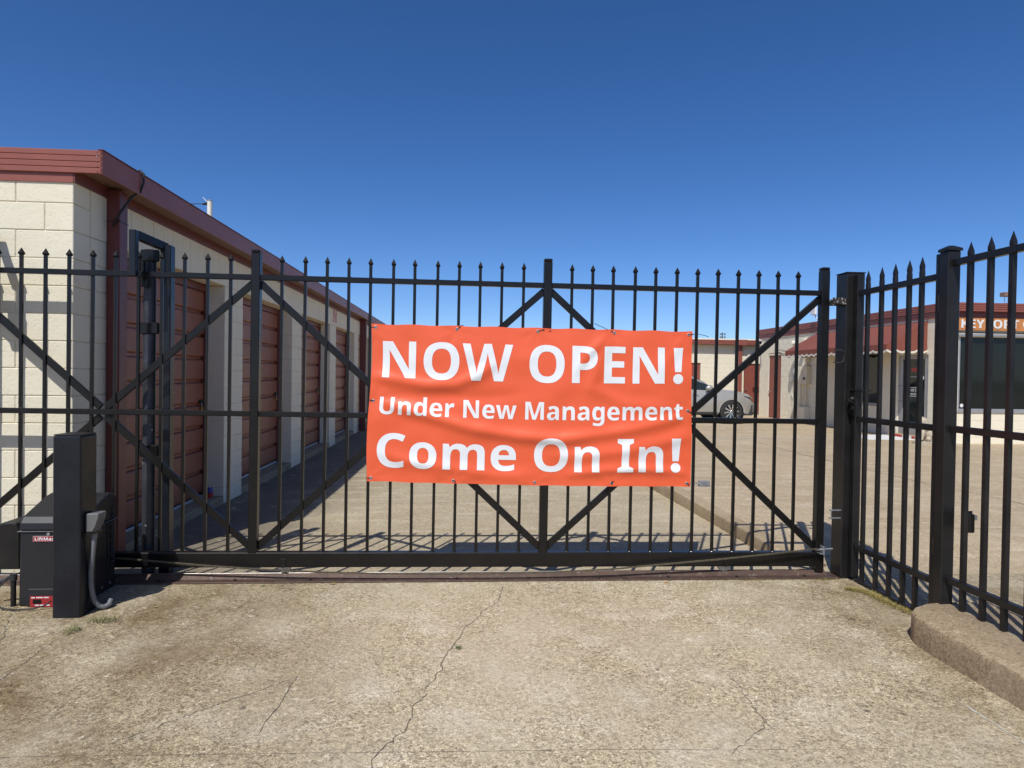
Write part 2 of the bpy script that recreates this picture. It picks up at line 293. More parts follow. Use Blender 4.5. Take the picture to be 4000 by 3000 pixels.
# ------------------------------------------------------------------ lettering
GL = json.loads('''{"A":[464,[[[0,0],[169,482],[293,482],[463,0],[354,0],[319,114],[144,114],[109,0]],[[170,199],[295,199],[259,311],[251,340],[240,375],[232,407],[223,374],[212,336],[204,311]]]],"C":[428,[[[255,-7],[226,-5],[200,-2],[175,4],[153,13],[133,24],[114,37],[98,52],[84,69],[72,89],[62,110],[54,133],[47,157],[43,183],[40,210],[39,239],[40,267],[43,294],[48,320],[56,344],[65,367],[77,389],[90,408],[105,426],[122,441],[141,455],[162,466],[185,475],[210,481],[236,485],[264,486],[278,486],[292,485],[307,483],[321,480],[335,477],[350,473],[364,469],[377,464],[391,459],[404,453],[371,370],[317,392],[306,396],[296,398],[285,400],[274,401],[264,402],[242,400],[222,395],[204,386],[188,374],[175,358],[163,339],[155,318],[149,294],[145,267],[144,238],[145,209],[148,183],[154,159],[162,138],[172,120],[185,105],[201,93],[219,85],[240,80],[264,78],[276,78],[288,79],[299,80],[311,82],[323,85],[386,103],[386,18],[374,13],[361,9],[349,5],[336,2],[324,-1],[311,-3],[298,-5],[284,-6],[270,-6]]]],"D":[497,[[[60,0],[60,480],[211,480],[240,478],[268,475],[294,470],[319,462],[342,453],[363,441],[382,427],[399,411],[414,394],[427,374],[438,352],[447,328],[453,302],[457,274],[458,244],[455,198],[447,157],[433,120],[414,88],[389,61],[359,39],[325,22],[287,10],[244,2],[196,0]],[[162,84],[206,84],[258,90],[300,109],[329,141],[347,185],[353,242],[351,272],[347,299],[340,322],[330,342],[318,359],[302,372],[285,383],[264,390],[242,395],[216,396],[162,396]]]],"E":[377,[[[60,0],[60,480],[336,480],[336,396],[162,396],[162,291],[324,291],[324,208],[162,208],[162,84],[336,84],[336,0]]]],"H":[514,[[[60,0],[60,480],[162,480],[162,291],[352,291],[352,480],[453,480],[453,0],[352,0],[352,207],[162,207],[162,0]]]],"I":[261,[[[21,0],[21,58],[80,85],[80,395],[21,422],[21,480],[240,480],[240,422],[181,395],[181,85],[240,58],[240,0]]]],"K":[446,[[[60,0],[60,480],[162,480],[162,260],[181,288],[202,316],[332,480],[445,480],[277,267],[446,0],[330,0],[205,202],[162,171],[162,0]]]],"L":[379,[[[60,0],[60,480],[162,480],[162,84],[357,84],[357,0]]]],"M":[633,[[[60,0],[60,480],[199,480],[312,113],[314,113],[435,480],[573,480],[573,0],[478,0],[478,227],[479,279],[481,335],[483,375],[480,375],[357,0],[263,0],[148,376],[145,376],[148,336],[150,278],[151,223],[151,0]]]],"N":[546,[[[60,0],[60,480],[189,480],[397,120],[399,120],[396,187],[394,253],[394,480],[486,480],[486,0],[357,0],[148,363],[145,363],[149,294],[151,226],[151,0]]]],"O":[534,[[[267,-7],[237,-5],[209,-2],[184,4],[160,13],[139,24],[119,38],[102,53],[87,70],[74,90],[63,111],[55,134],[48,158],[43,184],[40,212],[39,241],[40,270],[43,298],[48,324],[55,348],[63,371],[74,392],[87,411],[102,428],[119,443],[139,456],[160,467],[184,476],[210,482],[238,486],[268,487],[298,486],[326,482],[352,476],[375,467],[396,456],[415,443],[432,428],[447,411],[460,392],[471,370],[480,347],[487,323],[492,297],[495,269],[496,240],[495,211],[492,184],[487,158],[480,133],[471,110],[460,89],[447,70],[432,53],[415,38],[396,24],[375,13],[351,4],[326,-2],[298,-5]],[[267,79],[292,80],[313,86],[332,94],[348,106],[361,122],[371,140],[379,162],[384,185],[388,212],[389,240],[388,269],[384,296],[379,320],[371,341],[361,359],[348,375],[332,387],[314,395],[292,401],[268,402],[244,401],[222,395],[203,387],[188,375],[175,359],[164,341],[156,320],[150,296],[147,269],[146,240],[147,212],[150,185],[156,162],[164,140],[175,122],[188,106],[203,94],[222,86],[243,80]]]],"P":[421,[[[60,0],[60,480],[214,480],[249,478],[280,473],[307,465],[330,454],[349,440],[364,422],[376,403],[385,381],[390,356],[392,330],[391,313],[389,297],[385,282],[380,266],[374,252],[366,237],[356,225],[345,213],[331,202],[316,193],[299,185],[279,179],[257,174],[232,171],[206,171],[162,171],[162,0]],[[162,254],[195,254],[212,255],[227,257],[241,260],[253,265],[264,271],[273,279],[280,288],[285,299],[288,312],[289,326],[286,352],[276,371],[260,385],[237,393],[208,396],[162,396]]]],"R":[444,[[[60,0],[60,480],[200,480],[237,478],[270,474],[299,467],[324,457],[345,444],[362,428],[375,410],[384,388],[390,363],[392,336],[391,323],[390,311],[387,299],[384,289],[379,278],[374,269],[368,260],[361,252],[354,244],[346,237],[338,230],[329,224],[321,218],[311,213],[302,209],[443,0],[330,0],[216,184],[162,184],[162,0]],[[162,267],[195,267],[214,267],[230,269],[245,273],[257,277],[267,283],[275,291],[281,299],[285,309],[288,321],[289,333],[288,346],[285,357],[280,367],[274,375],[266,382],[255,387],[243,391],[228,394],[212,396],[193,396],[162,396]]]],"S":[370,[[[167,-7],[137,-6],[108,-2],[81,4],[55,12],[31,22],[31,117],[102,90],[116,85],[131,82],[146,79],[160,78],[175,77],[189,78],[201,80],[212,82],[221,86],[228,92],[234,98],[238,104],[241,112],[243,120],[244,128],[243,139],[239,148],[234,157],[227,165],[217,172],[206,179],[193,186],[180,193],[166,200],[150,207],[114,225],[77,253],[70,260],[64,268],[58,276],[53,284],[48,293],[44,303],[40,314],[38,325],[37,337],[36,350],[38,375],[43,397],[52,417],[64,435],[80,450],[99,463],[120,473],[144,480],[170,485],[199,486],[214,486],[228,485],[243,483],[257,481],[270,478],[284,474],[298,469],[312,464],[327,459],[341,453],[308,373],[249,394],[239,397],[228,399],[217,400],[206,401],[195,402],[184,401],[174,399],[166,397],[158,393],[151,388],[146,382],[141,376],[138,369],[136,362],[136,353],[137,343],[139,335],[144,327],[150,319],[158,313],[168,307],[180,300],[194,293],[209,285],[226,277],[241,270],[254,263],[267,256],[278,248],[289,241],[299,233],[308,224],[316,216],[323,206],[329,196],[334,185],[338,174],[341,161],[343,148],[343,133],[341,108],[336,86],[327,66],[314,47],[297,31],[277,18],[254,7],[228,-1],[199,-5]]]],"T":[389,[[[144,0],[144,395],[13,395],[13,480],[375,480],[375,395],[245,395],[245,0]]]],"U":[507,[[[252,-7],[216,-5],[183,1],[154,11],[128,24],[107,42],[89,63],[75,86],[65,112],[59,140],[57,171],[57,480],[158,480],[158,186],[159,164],[162,144],[167,128],[174,114],[183,103],[193,94],[206,87],[220,82],[236,80],[255,79],[273,80],[290,83],[304,88],[317,95],[327,105],[335,116],[341,130],[346,147],[348,166],[349,187],[349,480],[451,480],[451,169],[450,150],[447,131],[443,113],[437,96],[429,80],[419,64],[408,50],[395,38],[380,26],[363,16],[344,8],[324,2],[302,-3],[278,-6]]]],"W":[650,[[[122,0],[0,480],[100,480],[161,218],[170,179],[179,132],[185,92],[191,132],[199,177],[207,211],[277,480],[373,480],[443,211],[450,177],[459,132],[465,92],[471,132],[480,179],[488,218],[549,480],[649,480],[527,0],[412,0],[347,252],[342,274],[335,306],[328,339],[324,364],[321,339],[314,307],[308,274],[302,251],[238,0]]]],"Y":[419,[[[159,0],[159,183],[0,480],[110,480],[210,282],[310,480],[419,480],[260,187],[260,0]]]],"a":[406,[[[142,-7],[123,-6],[105,-2],[89,4],[74,12],[60,22],[49,34],[40,50],[33,67],[29,87],[28,109],[30,132],[35,151],[43,169],[54,183],[69,196],[87,206],[109,214],[133,220],[161,224],[192,226],[256,228],[256,244],[255,255],[253,265],[250,274],[246,281],[241,287],[234,292],[227,295],[218,298],[209,300],[199,300],[188,300],[178,299],[167,297],[157,295],[146,292],[95,273],[62,341],[75,347],[87,352],[100,357],[114,362],[128,365],[142,368],[157,371],[172,373],[187,374],[203,374],[231,373],[256,369],[279,363],[299,354],[316,342],[330,328],[341,311],[349,292],[354,269],[355,244],[355,0],[285,0],[266,50],[263,50],[254,39],[244,29],[234,20],[224,13],[214,7],[202,2],[189,-2],[175,-5],[159,-6]],[[179,66],[192,67],[203,70],[214,73],[224,79],[234,86],[242,94],[248,103],[252,114],[255,126],[256,140],[256,170],[217,169],[199,167],[183,165],[170,162],[158,157],[150,151],[143,144],[138,137],[134,128],[132,119],[131,109],[131,100],[133,93],[136,86],[140,81],[144,76],[150,73],[156,70],[163,68],[171,67]]]],"c":[346,[[[201,-7],[170,-5],[142,1],[117,10],[94,22],[75,39],[59,59],[46,83],[37,112],[32,144],[30,181],[31,207],[34,231],[38,253],[45,273],[53,291],[63,307],[74,321],[87,334],[101,344],[117,353],[133,361],[151,366],[170,370],[189,373],[210,373],[225,373],[239,372],[252,371],[264,369],[276,366],[324,349],[295,271],[251,287],[210,293],[182,288],[160,275],[145,253],[135,222],[132,182],[133,161],[136,143],[140,126],[145,112],[153,101],[162,91],[172,84],[183,79],[196,76],[210,75],[223,75],[234,76],[245,78],[256,80],[266,83],[276,87],[285,91],[294,95],[304,100],[313,106],[313,21],[304,15],[294,10],[285,6],[275,3],[265,0],[254,-3],[243,-4],[230,-6],[216,-6]]]],"d":[425,[[[169,-7],[145,-5],[123,1],[103,11],[85,24],[69,41],[55,62],[44,87],[36,115],[32,147],[30,183],[32,218],[36,251],[44,279],[55,304],[69,325],[86,342],[104,356],[125,366],[147,371],[171,373],[187,373],[201,371],[214,368],[226,364],[236,358],[246,351],[255,344],[263,337],[270,329],[277,320],[280,320],[275,351],[273,393],[273,510],[373,510],[373,0],[296,0],[277,48],[273,48],[266,39],[259,31],[251,23],[243,16],[233,9],[223,3],[211,-1],[198,-4],[184,-6]],[[203,73],[219,74],[233,77],[245,82],[254,89],[262,98],[268,109],[273,121],[276,136],[278,153],[279,171],[279,182],[279,202],[277,221],[273,237],[269,252],[263,264],[255,274],[245,282],[233,288],[219,291],[202,292],[190,291],[178,288],[168,282],[159,274],[150,264],[144,251],[138,237],[135,220],[132,202],[132,181],[132,161],[135,143],[138,126],[144,112],[150,100],[159,91],[168,83],[179,78],[190,74]]]],"e":[397,[[[218,-7],[197,-6],[176,-3],[157,1],[138,6],[121,14],[105,23],[90,34],[77,46],[65,60],[54,76],[46,93],[39,113],[34,134],[31,156],[30,181],[31,206],[34,229],[38,250],[44,270],[52,288],[61,304],[72,319],[84,331],[98,342],[113,352],[129,360],[146,366],[164,370],[183,373],[203,373],[233,372],[259,366],[283,358],[305,346],[324,330],[340,311],[352,290],[361,265],[366,237],[368,207],[368,158],[132,158],[133,142],[136,128],[141,114],[148,102],[157,92],[167,83],[179,77],[192,72],[207,69],[223,68],[237,68],[250,69],[263,70],[276,72],[287,75],[299,78],[311,82],[323,86],[335,91],[347,97],[347,19],[336,14],[325,10],[314,6],[302,2],[290,0],[278,-3],[265,-4],[250,-6],[235,-6]],[[134,225],[274,225],[273,238],[271,250],[267,261],[263,271],[257,280],[249,288],[240,294],[230,299],[218,301],[204,302],[193,301],[183,299],[173,295],[164,290],[156,283],[149,275],[143,265],[139,253],[136,240]]]],"f":[260,[[[69,0],[69,291],[13,291],[13,340],[69,367],[69,394],[69,412],[71,428],[74,442],[79,455],[84,466],[91,476],[99,485],[108,492],[118,498],[129,503],[141,507],[154,510],[168,512],[183,513],[198,514],[252,509],[290,498],[265,425],[240,431],[209,435],[201,434],[194,432],[188,430],[183,426],[178,422],[175,416],[172,410],[170,404],[169,397],[169,390],[169,367],[255,367],[255,291],[169,291],[169,0]]]],"g":[425,[[[189,-161],[174,-161],[159,-160],[145,-159],[131,-158],[117,-156],[104,-154],[91,-152],[78,-148],[65,-144],[52,-140],[52,-60],[80,-70],[108,-78],[136,-83],[166,-87],[195,-88],[223,-85],[245,-75],[260,-58],[270,-35],[273,-5],[273,3],[274,26],[275,48],[273,48],[265,37],[256,27],[247,19],[238,12],[228,6],[217,1],[206,-2],[194,-5],[181,-6],[169,-7],[144,-5],[121,1],[101,11],[83,25],[67,43],[54,65],[43,90],[36,118],[32,149],[30,183],[32,217],[36,248],[44,276],[54,301],[68,323],[84,341],[102,355],[123,365],[146,371],[171,373],[197,371],[221,365],[242,354],[261,339],[277,320],[280,320],[288,367],[373,367],[373,-1],[371,-31],[365,-58],[356,-81],[343,-102],[326,-120],[306,-135],[282,-146],[255,-155],[224,-160]],[[204,72],[219,73],[232,75],[243,80],[253,86],[261,94],[268,104],[273,116],[276,132],[279,149],[279,170],[279,182],[279,204],[276,224],[273,241],[268,255],[261,267],[253,276],[243,283],[232,288],[218,291],[203,292],[177,288],[158,274],[144,252],[135,221],[132,181],[135,142],[144,111],[158,89],[178,76]]]],"i":[205,[[[103,412],[94,413],[86,414],[78,416],[71,419],[64,423],[58,428],[54,434],[51,442],[49,451],[48,461],[49,472],[51,481],[54,489],[58,495],[64,500],[71,504],[78,507],[86,509],[94,510],[103,510],[111,510],[120,509],[127,507],[134,504],[141,500],[147,495],[151,489],[155,481],[157,472],[157,461],[157,451],[155,442],[151,434],[147,428],[141,423],[134,419],[127,416],[120,414],[111,413]],[[52,0],[52,367],[152,367],[152,0]]]],"m":[660,[[[52,0],[52,367],[129,367],[142,320],[148,320],[155,330],[163,340],[172,348],[183,355],[194,361],[206,365],[218,369],[230,371],[242,373],[255,373],[270,373],[285,371],[299,369],[311,365],[323,360],[334,354],[343,348],[352,339],[360,330],[366,320],[375,320],[382,330],[390,340],[400,348],[410,355],[421,361],[433,365],[446,369],[458,371],[470,373],[483,373],[507,372],[528,368],[547,362],[563,353],[577,342],[589,327],[598,310],[604,289],[608,266],[609,239],[609,0],[509,0],[509,214],[507,243],[500,265],[489,281],[474,290],[454,293],[439,292],[426,289],[415,283],[405,275],[398,265],[392,253],[387,239],[383,222],[381,204],[381,184],[381,0],[281,0],[281,214],[279,243],[272,265],[261,281],[245,290],[226,293],[210,292],[196,288],[185,282],[176,273],[168,262],[163,249],[158,233],[155,215],[153,195],[152,173],[152,0]]]],"n":[441,[[[52,0],[52,367],[129,367],[142,320],[148,320],[155,330],[164,340],[173,348],[184,355],[196,361],[208,365],[221,369],[234,371],[247,373],[261,373],[283,372],[304,368],[323,362],[340,353],[355,342],[368,327],[378,310],[385,289],[389,266],[391,239],[391,0],[291,0],[291,214],[290,229],[289,243],[286,255],[282,265],[277,274],[270,281],[263,286],[254,290],[243,293],[232,293],[215,292],[200,288],[187,282],[177,273],[169,262],[163,249],[158,233],[155,215],[153,195],[152,173],[152,0]]]],"o":[416,[[[207,-7],[187,-6],[168,-3],[150,1],[132,7],[116,15],[101,25],[87,36],[74,49],[63,64],[53,80],[45,98],[38,117],[34,138],[31,160],[30,184],[32,219],[38,250],[47,278],[61,303],[78,324],[98,342],[122,356],[148,366],[177,371],[209,373],[229,373],[248,370],[267,365],[284,359],[300,351],[315,342],[329,330],[342,318],[353,303],[363,287],[371,270],[377,250],[382,230],[385,208],[385,184],[384,149],[378,118],[368,89],[355,65],[337,43],[317,25],[294,11],[267,1],[239,-5]],[[208,74],[223,75],[236,78],[248,84],[258,92],[266,102],[272,114],[277,128],[281,145],[283,163],[283,184],[283,205],[281,223],[277,240],[272,254],[266,266],[258,275],[248,283],[236,288],[223,292],[208,293],[193,292],[179,288],[168,283],[158,275],[150,266],[144,254],[139,240],[135,223],[133,205],[132,184],[133,163],[135,145],[139,128],[144,114],[150,102],[158,92],[168,84],[180,78],[193,75]]]],"r":[305,[[[52,0],[52,367],[128,367],[143,305],[148,305],[155,316],[163,326],[171,336],[181,345],[192,353],[204,361],[216,366],[229,370],[243,373],[257,373],[275,373],[291,371],[283,277],[270,279],[254,280],[244,280],[234,279],[224,277],[214,274],[205,271],[196,267],[187,262],[180,256],[173,249],[167,242],[162,233],[158,223],[155,212],[153,200],[152,187],[152,0]]]],"s":[334,[[[152,-7],[137,-7],[123,-6],[110,-5],[97,-3],[86,-2],[75,1],[64,3],[53,7],[42,10],[31,15],[31,97],[43,92],[55,87],[68,83],[81,79],[95,75],[108,72],[121,70],[133,68],[144,67],[155,66],[166,67],[176,68],[184,70],[191,72],[197,75],[202,79],[205,83],[208,88],[209,93],[210,98],[204,115],[183,132],[130,156],[117,162],[105,168],[94,173],[83,179],[74,185],[65,191],[58,198],[51,205],[46,212],[41,220],[37,229],[34,238],[32,248],[31,259],[30,271],[32,291],[37,308],[44,323],[56,337],[70,348],[87,357],[106,364],[127,369],[150,372],[175,373],[189,373],[202,372],[215,371],[228,369],[240,367],[253,364],[265,360],[278,355],[291,350],[304,345],[274,273],[223,292],[213,295],[204,297],[194,298],[184,299],[174,300],[158,299],[146,296],[137,291],[131,284],[130,275],[135,260],[157,244],[206,223],[261,196],[269,191],[277,184],[284,178],[290,170],[296,162],[300,153],[304,144],[306,133],[308,121],[308,109],[307,88],[302,68],[294,51],[283,36],[269,23],[252,12],[231,4],[208,-2],[181,-6]]]],"t":[291,[[[178,-7],[165,-6],[153,-5],[141,-3],[130,0],[119,4],[109,9],[100,15],[92,23],[85,31],[78,41],[73,53],[69,66],[66,81],[64,97],[63,115],[63,291],[15,291],[15,334],[71,367],[99,445],[163,445],[163,367],[266,367],[266,291],[163,291],[163,115],[164,107],[165,100],[168,94],[171,88],[175,84],[180,80],[186,77],[192,75],[199,74],[207,73],[239,77],[270,85],[270,10],[230,-2]]]],"w":[575,[[[111,0],[7,367],[106,367],[148,204],[157,164],[164,119],[169,84],[171,84],[174,109],[179,142],[184,172],[188,191],[233,367],[343,367],[386,191],[393,161],[399,118],[402,84],[405,84],[410,117],[417,163],[426,204],[470,367],[568,367],[463,0],[354,0],[326,128],[318,162],[307,211],[296,258],[288,290],[285,290],[278,258],[267,211],[256,162],[248,127],[218,0]]]],"!":[180,[[[71,135],[54,480],[126,480],[109,135]],[[90,-9],[83,-9],[77,-8],[71,-6],[65,-3],[60,1],[56,6],[53,12],[50,19],[49,27],[48,36],[49,46],[50,54],[53,61],[56,67],[60,71],[65,75],[71,78],[77,80],[83,81],[90,81],[97,81],[103,80],[109,78],[114,75],[119,71],[124,67],[127,61],[130,54],[131,46],[132,36],[131,27],[130,19],[127,12],[124,6],[119,1],[114,-3],[109,-6],[103,-8],[97,-9]]]],"-":[217,[[[27,154],[27,206],[189,206],[189,154]]]]}''')
def text_loops(txt, cap, width=None, space=175):
    """loops in metres, baseline at 0, starting at 0; cap = capital height"""
    k = cap/480.; x = 0; out = []
    for ch in txt:
        if ch == ' ': x += space; continue
        if ch == '!':
            lp = [[(60, 480), (190, 480), (168, 155), (82, 155)], [(125+68*math.cos(t*PI/12), 62+68*math.sin(t*PI/12)) for t in range(24)]]; adv = 200
        else: adv, lp = GL[ch]
        out += [[((px+x)*k, py*k) for px, py in l] for l in lp]; x += adv
    x0 = min(p[0] for l in out for p in l); x1 = max(p[0] for l in out for p in l); sx = width/(x1-x0) if width else 1
    return [[((px-x0)*sx, py) for px, py in l] for l in out]
def text_words(txt, cap, width, space=175):
    loops = text_loops(txt, cap, width, space); out = []; i = 0
    for w in txt.split(' '):
        n = sum(2 if c == '!' else len(GL[c][1]) for c in w); out.append(loops[i:i+n]); i += n
    return out
def fill_loops(loops, depth=0):
    cu = bpy.data.curves.new('t', 'CURVE'); cu.dimensions = '2D'; cu.fill_mode = 'BOTH'; cu.extrude = depth
    for l in loops:
        q = [l[0]]
        for p in l[1:]:
            if abs(p[0]-q[-1][0])+abs(p[1]-q[-1][1]) > 1e-6: q.append(p)
        sp = cu.splines.new('POLY'); sp.points.add(len(q)-1); sp.use_cyclic_u = True
        for a, p in zip(sp.points, q): a.co = (p[0], p[1], 0, 1)
    ob = bpy.data.objects.new('t', cu); COL.objects.link(ob)
    me = bpy.data.meshes.new_from_object(ob.evaluated_get(bpy.context.evaluated_depsgraph_get()))
    bpy.data.objects.remove(ob); bpy.data.curves.remove(cu)
    return me
def sign_text(name, txt, cap, mat, parent, fn, depth=.003, width=None):
    """fn(u, v, d) places lettering coordinates in the world"""
    me = fill_loops(text_loops(txt, cap, width), depth); mb = MB()
    mb.v = [tuple(fn(v.co.x, v.co.y, v.co.z)) for v in me.vertices]; mb.f = [tuple(p.vertices) for p in me.polygons]
    bpy.data.meshes.remove(me)
    return mb.build(name, mat, parent)

# ------------------------------------------------------------------ ground, lane, lot, kerbs
def ss(x): x = max(0, min(1, x)); return x*x*(3-2*x)
def lane_z(y): return -.06*ss((y-.12)/1.0)-.04*ss((y-1.2)/4)
def lot_z(x, y): return .06*ss((y-.15)/.8)*(1-ss((x-2.3)/5))
def sheet(name, xs, ys, zf, mat, **kw):
    mb = MB(); nx = len(xs)
    mb.v = [(x, y, zf(x, y)) for y in ys for x in xs]
    mb.f = [(j*nx+i, j*nx+i+1, (j+1)*nx+i+1, (j+1)*nx+i) for j in range(len(ys)-1) for i in range(nx-1)]
    o = mb.build(name, mat, None, smooth=True); o['kind'] = 'structure'; return o
def lin(a, b, n): return [a+(b-a)*i/n for i in range(n+1)]
sheet('ground', [-2500, 0, 2500], [-2500, 0, 2500], lambda x, y: -.45, M['ground'])
apron = sheet('driveway_apron', lin(-70, 70, 20), lin(-60, 0, 12), lambda x, y: 0, M['apron'])
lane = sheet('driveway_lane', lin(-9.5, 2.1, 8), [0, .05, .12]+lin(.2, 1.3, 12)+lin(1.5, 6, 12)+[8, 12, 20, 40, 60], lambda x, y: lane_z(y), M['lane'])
lot = sheet('parking_lot', [2.1, 2.2, 2.3]+lin(2.5, 8, 14)+[10, 14, 30, 70], [0, .05, .12]+lin(.2, 1.3, 12)+[2, 4, 8, 16, 30, 60], lot_z, M['lot'])
# kerb along the lane edge
mb = MB(); ys = lin(.14, 1.4, 10)+lin(1.8, 40, 30); prof = []
for y in ys:
    a = lane_z(y)-.03; t = lot_z(2.1, y)+.004
    k = ss((y-.14)/.5); w = .02+.13*k
    prof.append([(2.092, y, a), (2.088, y, t-.02*k), (2.094, y, t-.006*k), (2.112, y, t), (2.1+w, y, t), (2.1+w, y, t-.03)])
n = 6
for r in prof: mb.v += r
for i in range(len(prof)-1):
    for j in range(n-1): mb.f.append((i*n+j, i*n+j+1, (i+1)*n+j+1, (i+1)*n+j))
o = mb.build('kerb', M['kerb'], None, smooth=rad(40)); o['kind'] = 'structure'
# raised kerb island under the fence, rounded nose
out = [(2.62, -1.07), (2.42, -1.07), (2.33, -1.075), (2.22, -1.095), (2.12, -1.145), (2.05, -1.215), (2.012, -1.30), (2.0, -1.42), (2.0, -1.7), (1.998, -2.2), (2.0, -3.0), (2.0, -5.0), (2.02, -9.0), (2.62, -9.0)]
o2 = []
for i in range(len(out)-1):
    for k in range(4):
        t = k/4; o2.append((out[i][0]*(1-t)+out[i+1][0]*t, out[i][1]*(1-t)+out[i+1][1]*t))
o2.append(out[-1])
mb = MB(); rings = [(0, -.02), (.0, .08), (.001, .142), (.006, .157), (.018, .163)]
c = Vector((2.35, -3)); N = len(o2)
for off, z in rings:
    for i, p in enumerate(o2):
        a = Vector(o2[max(i-1, 0)]); q = Vector(o2[min(i+1, N-1)]); d = (q-a).normalized(); nrm = Vector((-d.y, d.x))
        w = .004*pnoise(Vector((p[0]*9, p[1]*9, z*8)))
        mb.v.append((p[0]+nrm.x*(off+w), p[1]+nrm.y*(off+w), z+.003*pnoise(Vector((p[0]*6, p[1]*6, 0)))))
for r in range(len(rings)-1):
    for i in range(N-1): mb.f.append((r*N+i, r*N+i+1, (r+1)*N+i+1, (r+1)*N+i))
top = (len(rings)-1)*N
mb.f.append(tuple(range(top, top+N)))
o = mb.build('kerb_island', M['kerb'], None, smooth=rad(45)); o['kind'] = 'structure'

# cracks and slab joints: thin jagged fillets of dirt lying in the surface
def crack(name, pts, w, mat, parent, zf, jag=.010, seed=0, z=.0022):
    rnd = random.Random(seed); P = []
    for i in range(len(pts)-1):
        a = Vector(pts[i]); q = Vector(pts[i+1]); L = (q-a).length; n = max(1, int(L/.025))
        for k in range(n): P.append(a.lerp(q, k/n)+Vector((rnd.uniform(-jag, jag), rnd.uniform(-jag, jag))))
    P.append(Vector(pts[-1])); mb = MB(); n = len(P)
    for i, p in enumerate(P):
        d = (P[min(i+1, n-1)]-P[max(i-1, 0)]).normalized(); nr = Vector((-d.y, d.x)); ww = w*rnd.uniform(.25, 1.0)*min(1, (i+1)/4, (n-i)/4)
        for s in (-1, 1):
            x, y = p.x+nr.x*ww*s*.5, p.y+nr.y*ww*s*.5; mb.v.append((x, y, zf(x, y)+z))
    mb.f = [(2*i, 2*i+1, 2*i+3, 2*i+2) for i in range(n-1)]
    return mb.build(name, mat, parent)
flat = lambda x, y: 0
CR = [([(-.3, -.16), (-.33, -.34), (-.36, -.54), (-.46, -.69), (-.5, -.83), (-.58, -.96), (-.6, -1.08), (-.64, -1.2), (-.69, -1.36), (-.7, -1.53), (-.72, -1.6), (-.76, -1.7), (-.77, -1.82), (-.81, -1.9), (-.81, -2.02), (-.84, -2.11), (-.88, -2.18), (-.92, -2.25), (-.94, -2.31), (-.94, -2.36), (-.98, -2.7), (-1.1, -3.4)], .011, 'crack'),
      ([(-1.41, -1.58), (-1.42, -1.68), (-1.42, -1.87), (-1.44, -2.01), (-1.44, -2.12)], .009, 'crack'),
      ([(-1.43, -1.6), (-1.5, -1.66), (-1.57, -1.74), (-1.65, -1.79), (-1.68, -1.83), (-1.73, -1.87), (-1.81, -1.95), (-1.87, -2.01), (-1.96, -2.11), (-2.03, -2.16)], .007, 'crack'),
      ([(-6, -2.2), (-2.39, -2.23), (-2.09, -2.23), (-1.77, -2.24), (-1.32, -2.25), (-.96, -2.26), (-.58, -2.27), (-.01, -2.28), (.55, -2.31), (1.2, -2.33)], .005, 'seam'),
      ([(-2.85, -1.04), (-2.86, -1.07), (-2.86, -1.16), (-2.85, -1.31), (-2.84, -1.44), (-2.84, -1.55), (-2.9, -2.4)], .010, 'crack'),
      ([(-3.42, -.58), (-3.25, -.89), (-3.11, -1.15), (-2.9, -1.7)], .008, 'crack'),
      ([(-3.6, -.84), (-3.1, -.86), (-2.7, -.84)], .006, 'seam'),
      ([(.67, -1.5), (.71, -1.56), (.77, -1.6), (.77, -1.74), (.76, -1.91), (.75, -2.09), (.75, -2.19)], .007, 'crack'),
      ([(.77, -2.09), (.66, -2.2), (.56, -2.29), (.49, -2.35)], .007, 'crack')]
for i, (p, w, mt) in enumerate(CR):
    crack('crack' if mt == 'crack' else 'slab_joint', p, w*(.55 if mt == 'crack' else .55), M[mt], apron, flat, .0025 if mt == 'seam' or i == 1 else .010, i)
    if mt == 'crack':       # chips broken off along the crack edges
        mb = MB(); rnd = random.Random(100+i)
        for a, q in zip(p[:-1], p[1:]):
            L = math.dist(a, q)
            for k in range(int(L*26)):
                t = rnd.random(); x = a[0]*(1-t)+q[0]*t+rnd.gauss(0, .014); y = a[1]*(1-t)+q[1]*t+rnd.gauss(0, .014); r = rnd.uniform(.002, .0085); ph = rnd.random()*6
                mb.add([(x+math.cos(ph+m*1.05)*r*rnd.uniform(.6, 1.3), y+math.sin(ph+m*1.05)*r*rnd.uniform(.5, 1.0), .0012) for m in range(6)], [(0, 1, 2, 3, 4, 5)])
        o = mb.build('crack_chips', M['chip'], apron, fix=False); o['kind'] = 'stuff'
crack('paint_scrape', [(1.76, -1.96), (1.77, -2.08), (1.77, -2.18), (1.77, -2.32), (1.76, -2.6)], .014, M['white_line'], apron, flat, .003, 40)
for i, (p, w) in enumerate([([(6.12, 5.52), (6.16, 4.27), (6.17, 3.76), (6.31, 3.34), (6.31, 2.74), (6.5, 1.2)], .022), ([(6.23, 9.99), (6.22, 9.16), (6.16, 8.15), (6.1, 7.32), (6.12, 5.52)], .03), ([(2.4, 1.3), (3.43, 1.32), (4.29, 1.35), (4.97, 1.37), (9, 1.4)], .010), ([(2.4, 4.4), (5, 4.4), (10, 4.5)], .014)]):
    crack('crack' if i < 2 else 'slab_joint', p, w, M['crack' if i < 2 else 'seam'], lot, lot_z, .012 if i < 2 else .003, 60+i)
for i, p in enumerate([[(-3.4, 3.1), (-1.5, 3.2), (.5, 3.4), (2.05, 3.5)], [(-3.4, 1.55), (-1, 1.5), (.6, 1.55), (2.05, 1.6)]]):
    crack('slab_joint', p, .012, M['seam'], lane, lambda x, y: lane_z(y), .003, 80+i)
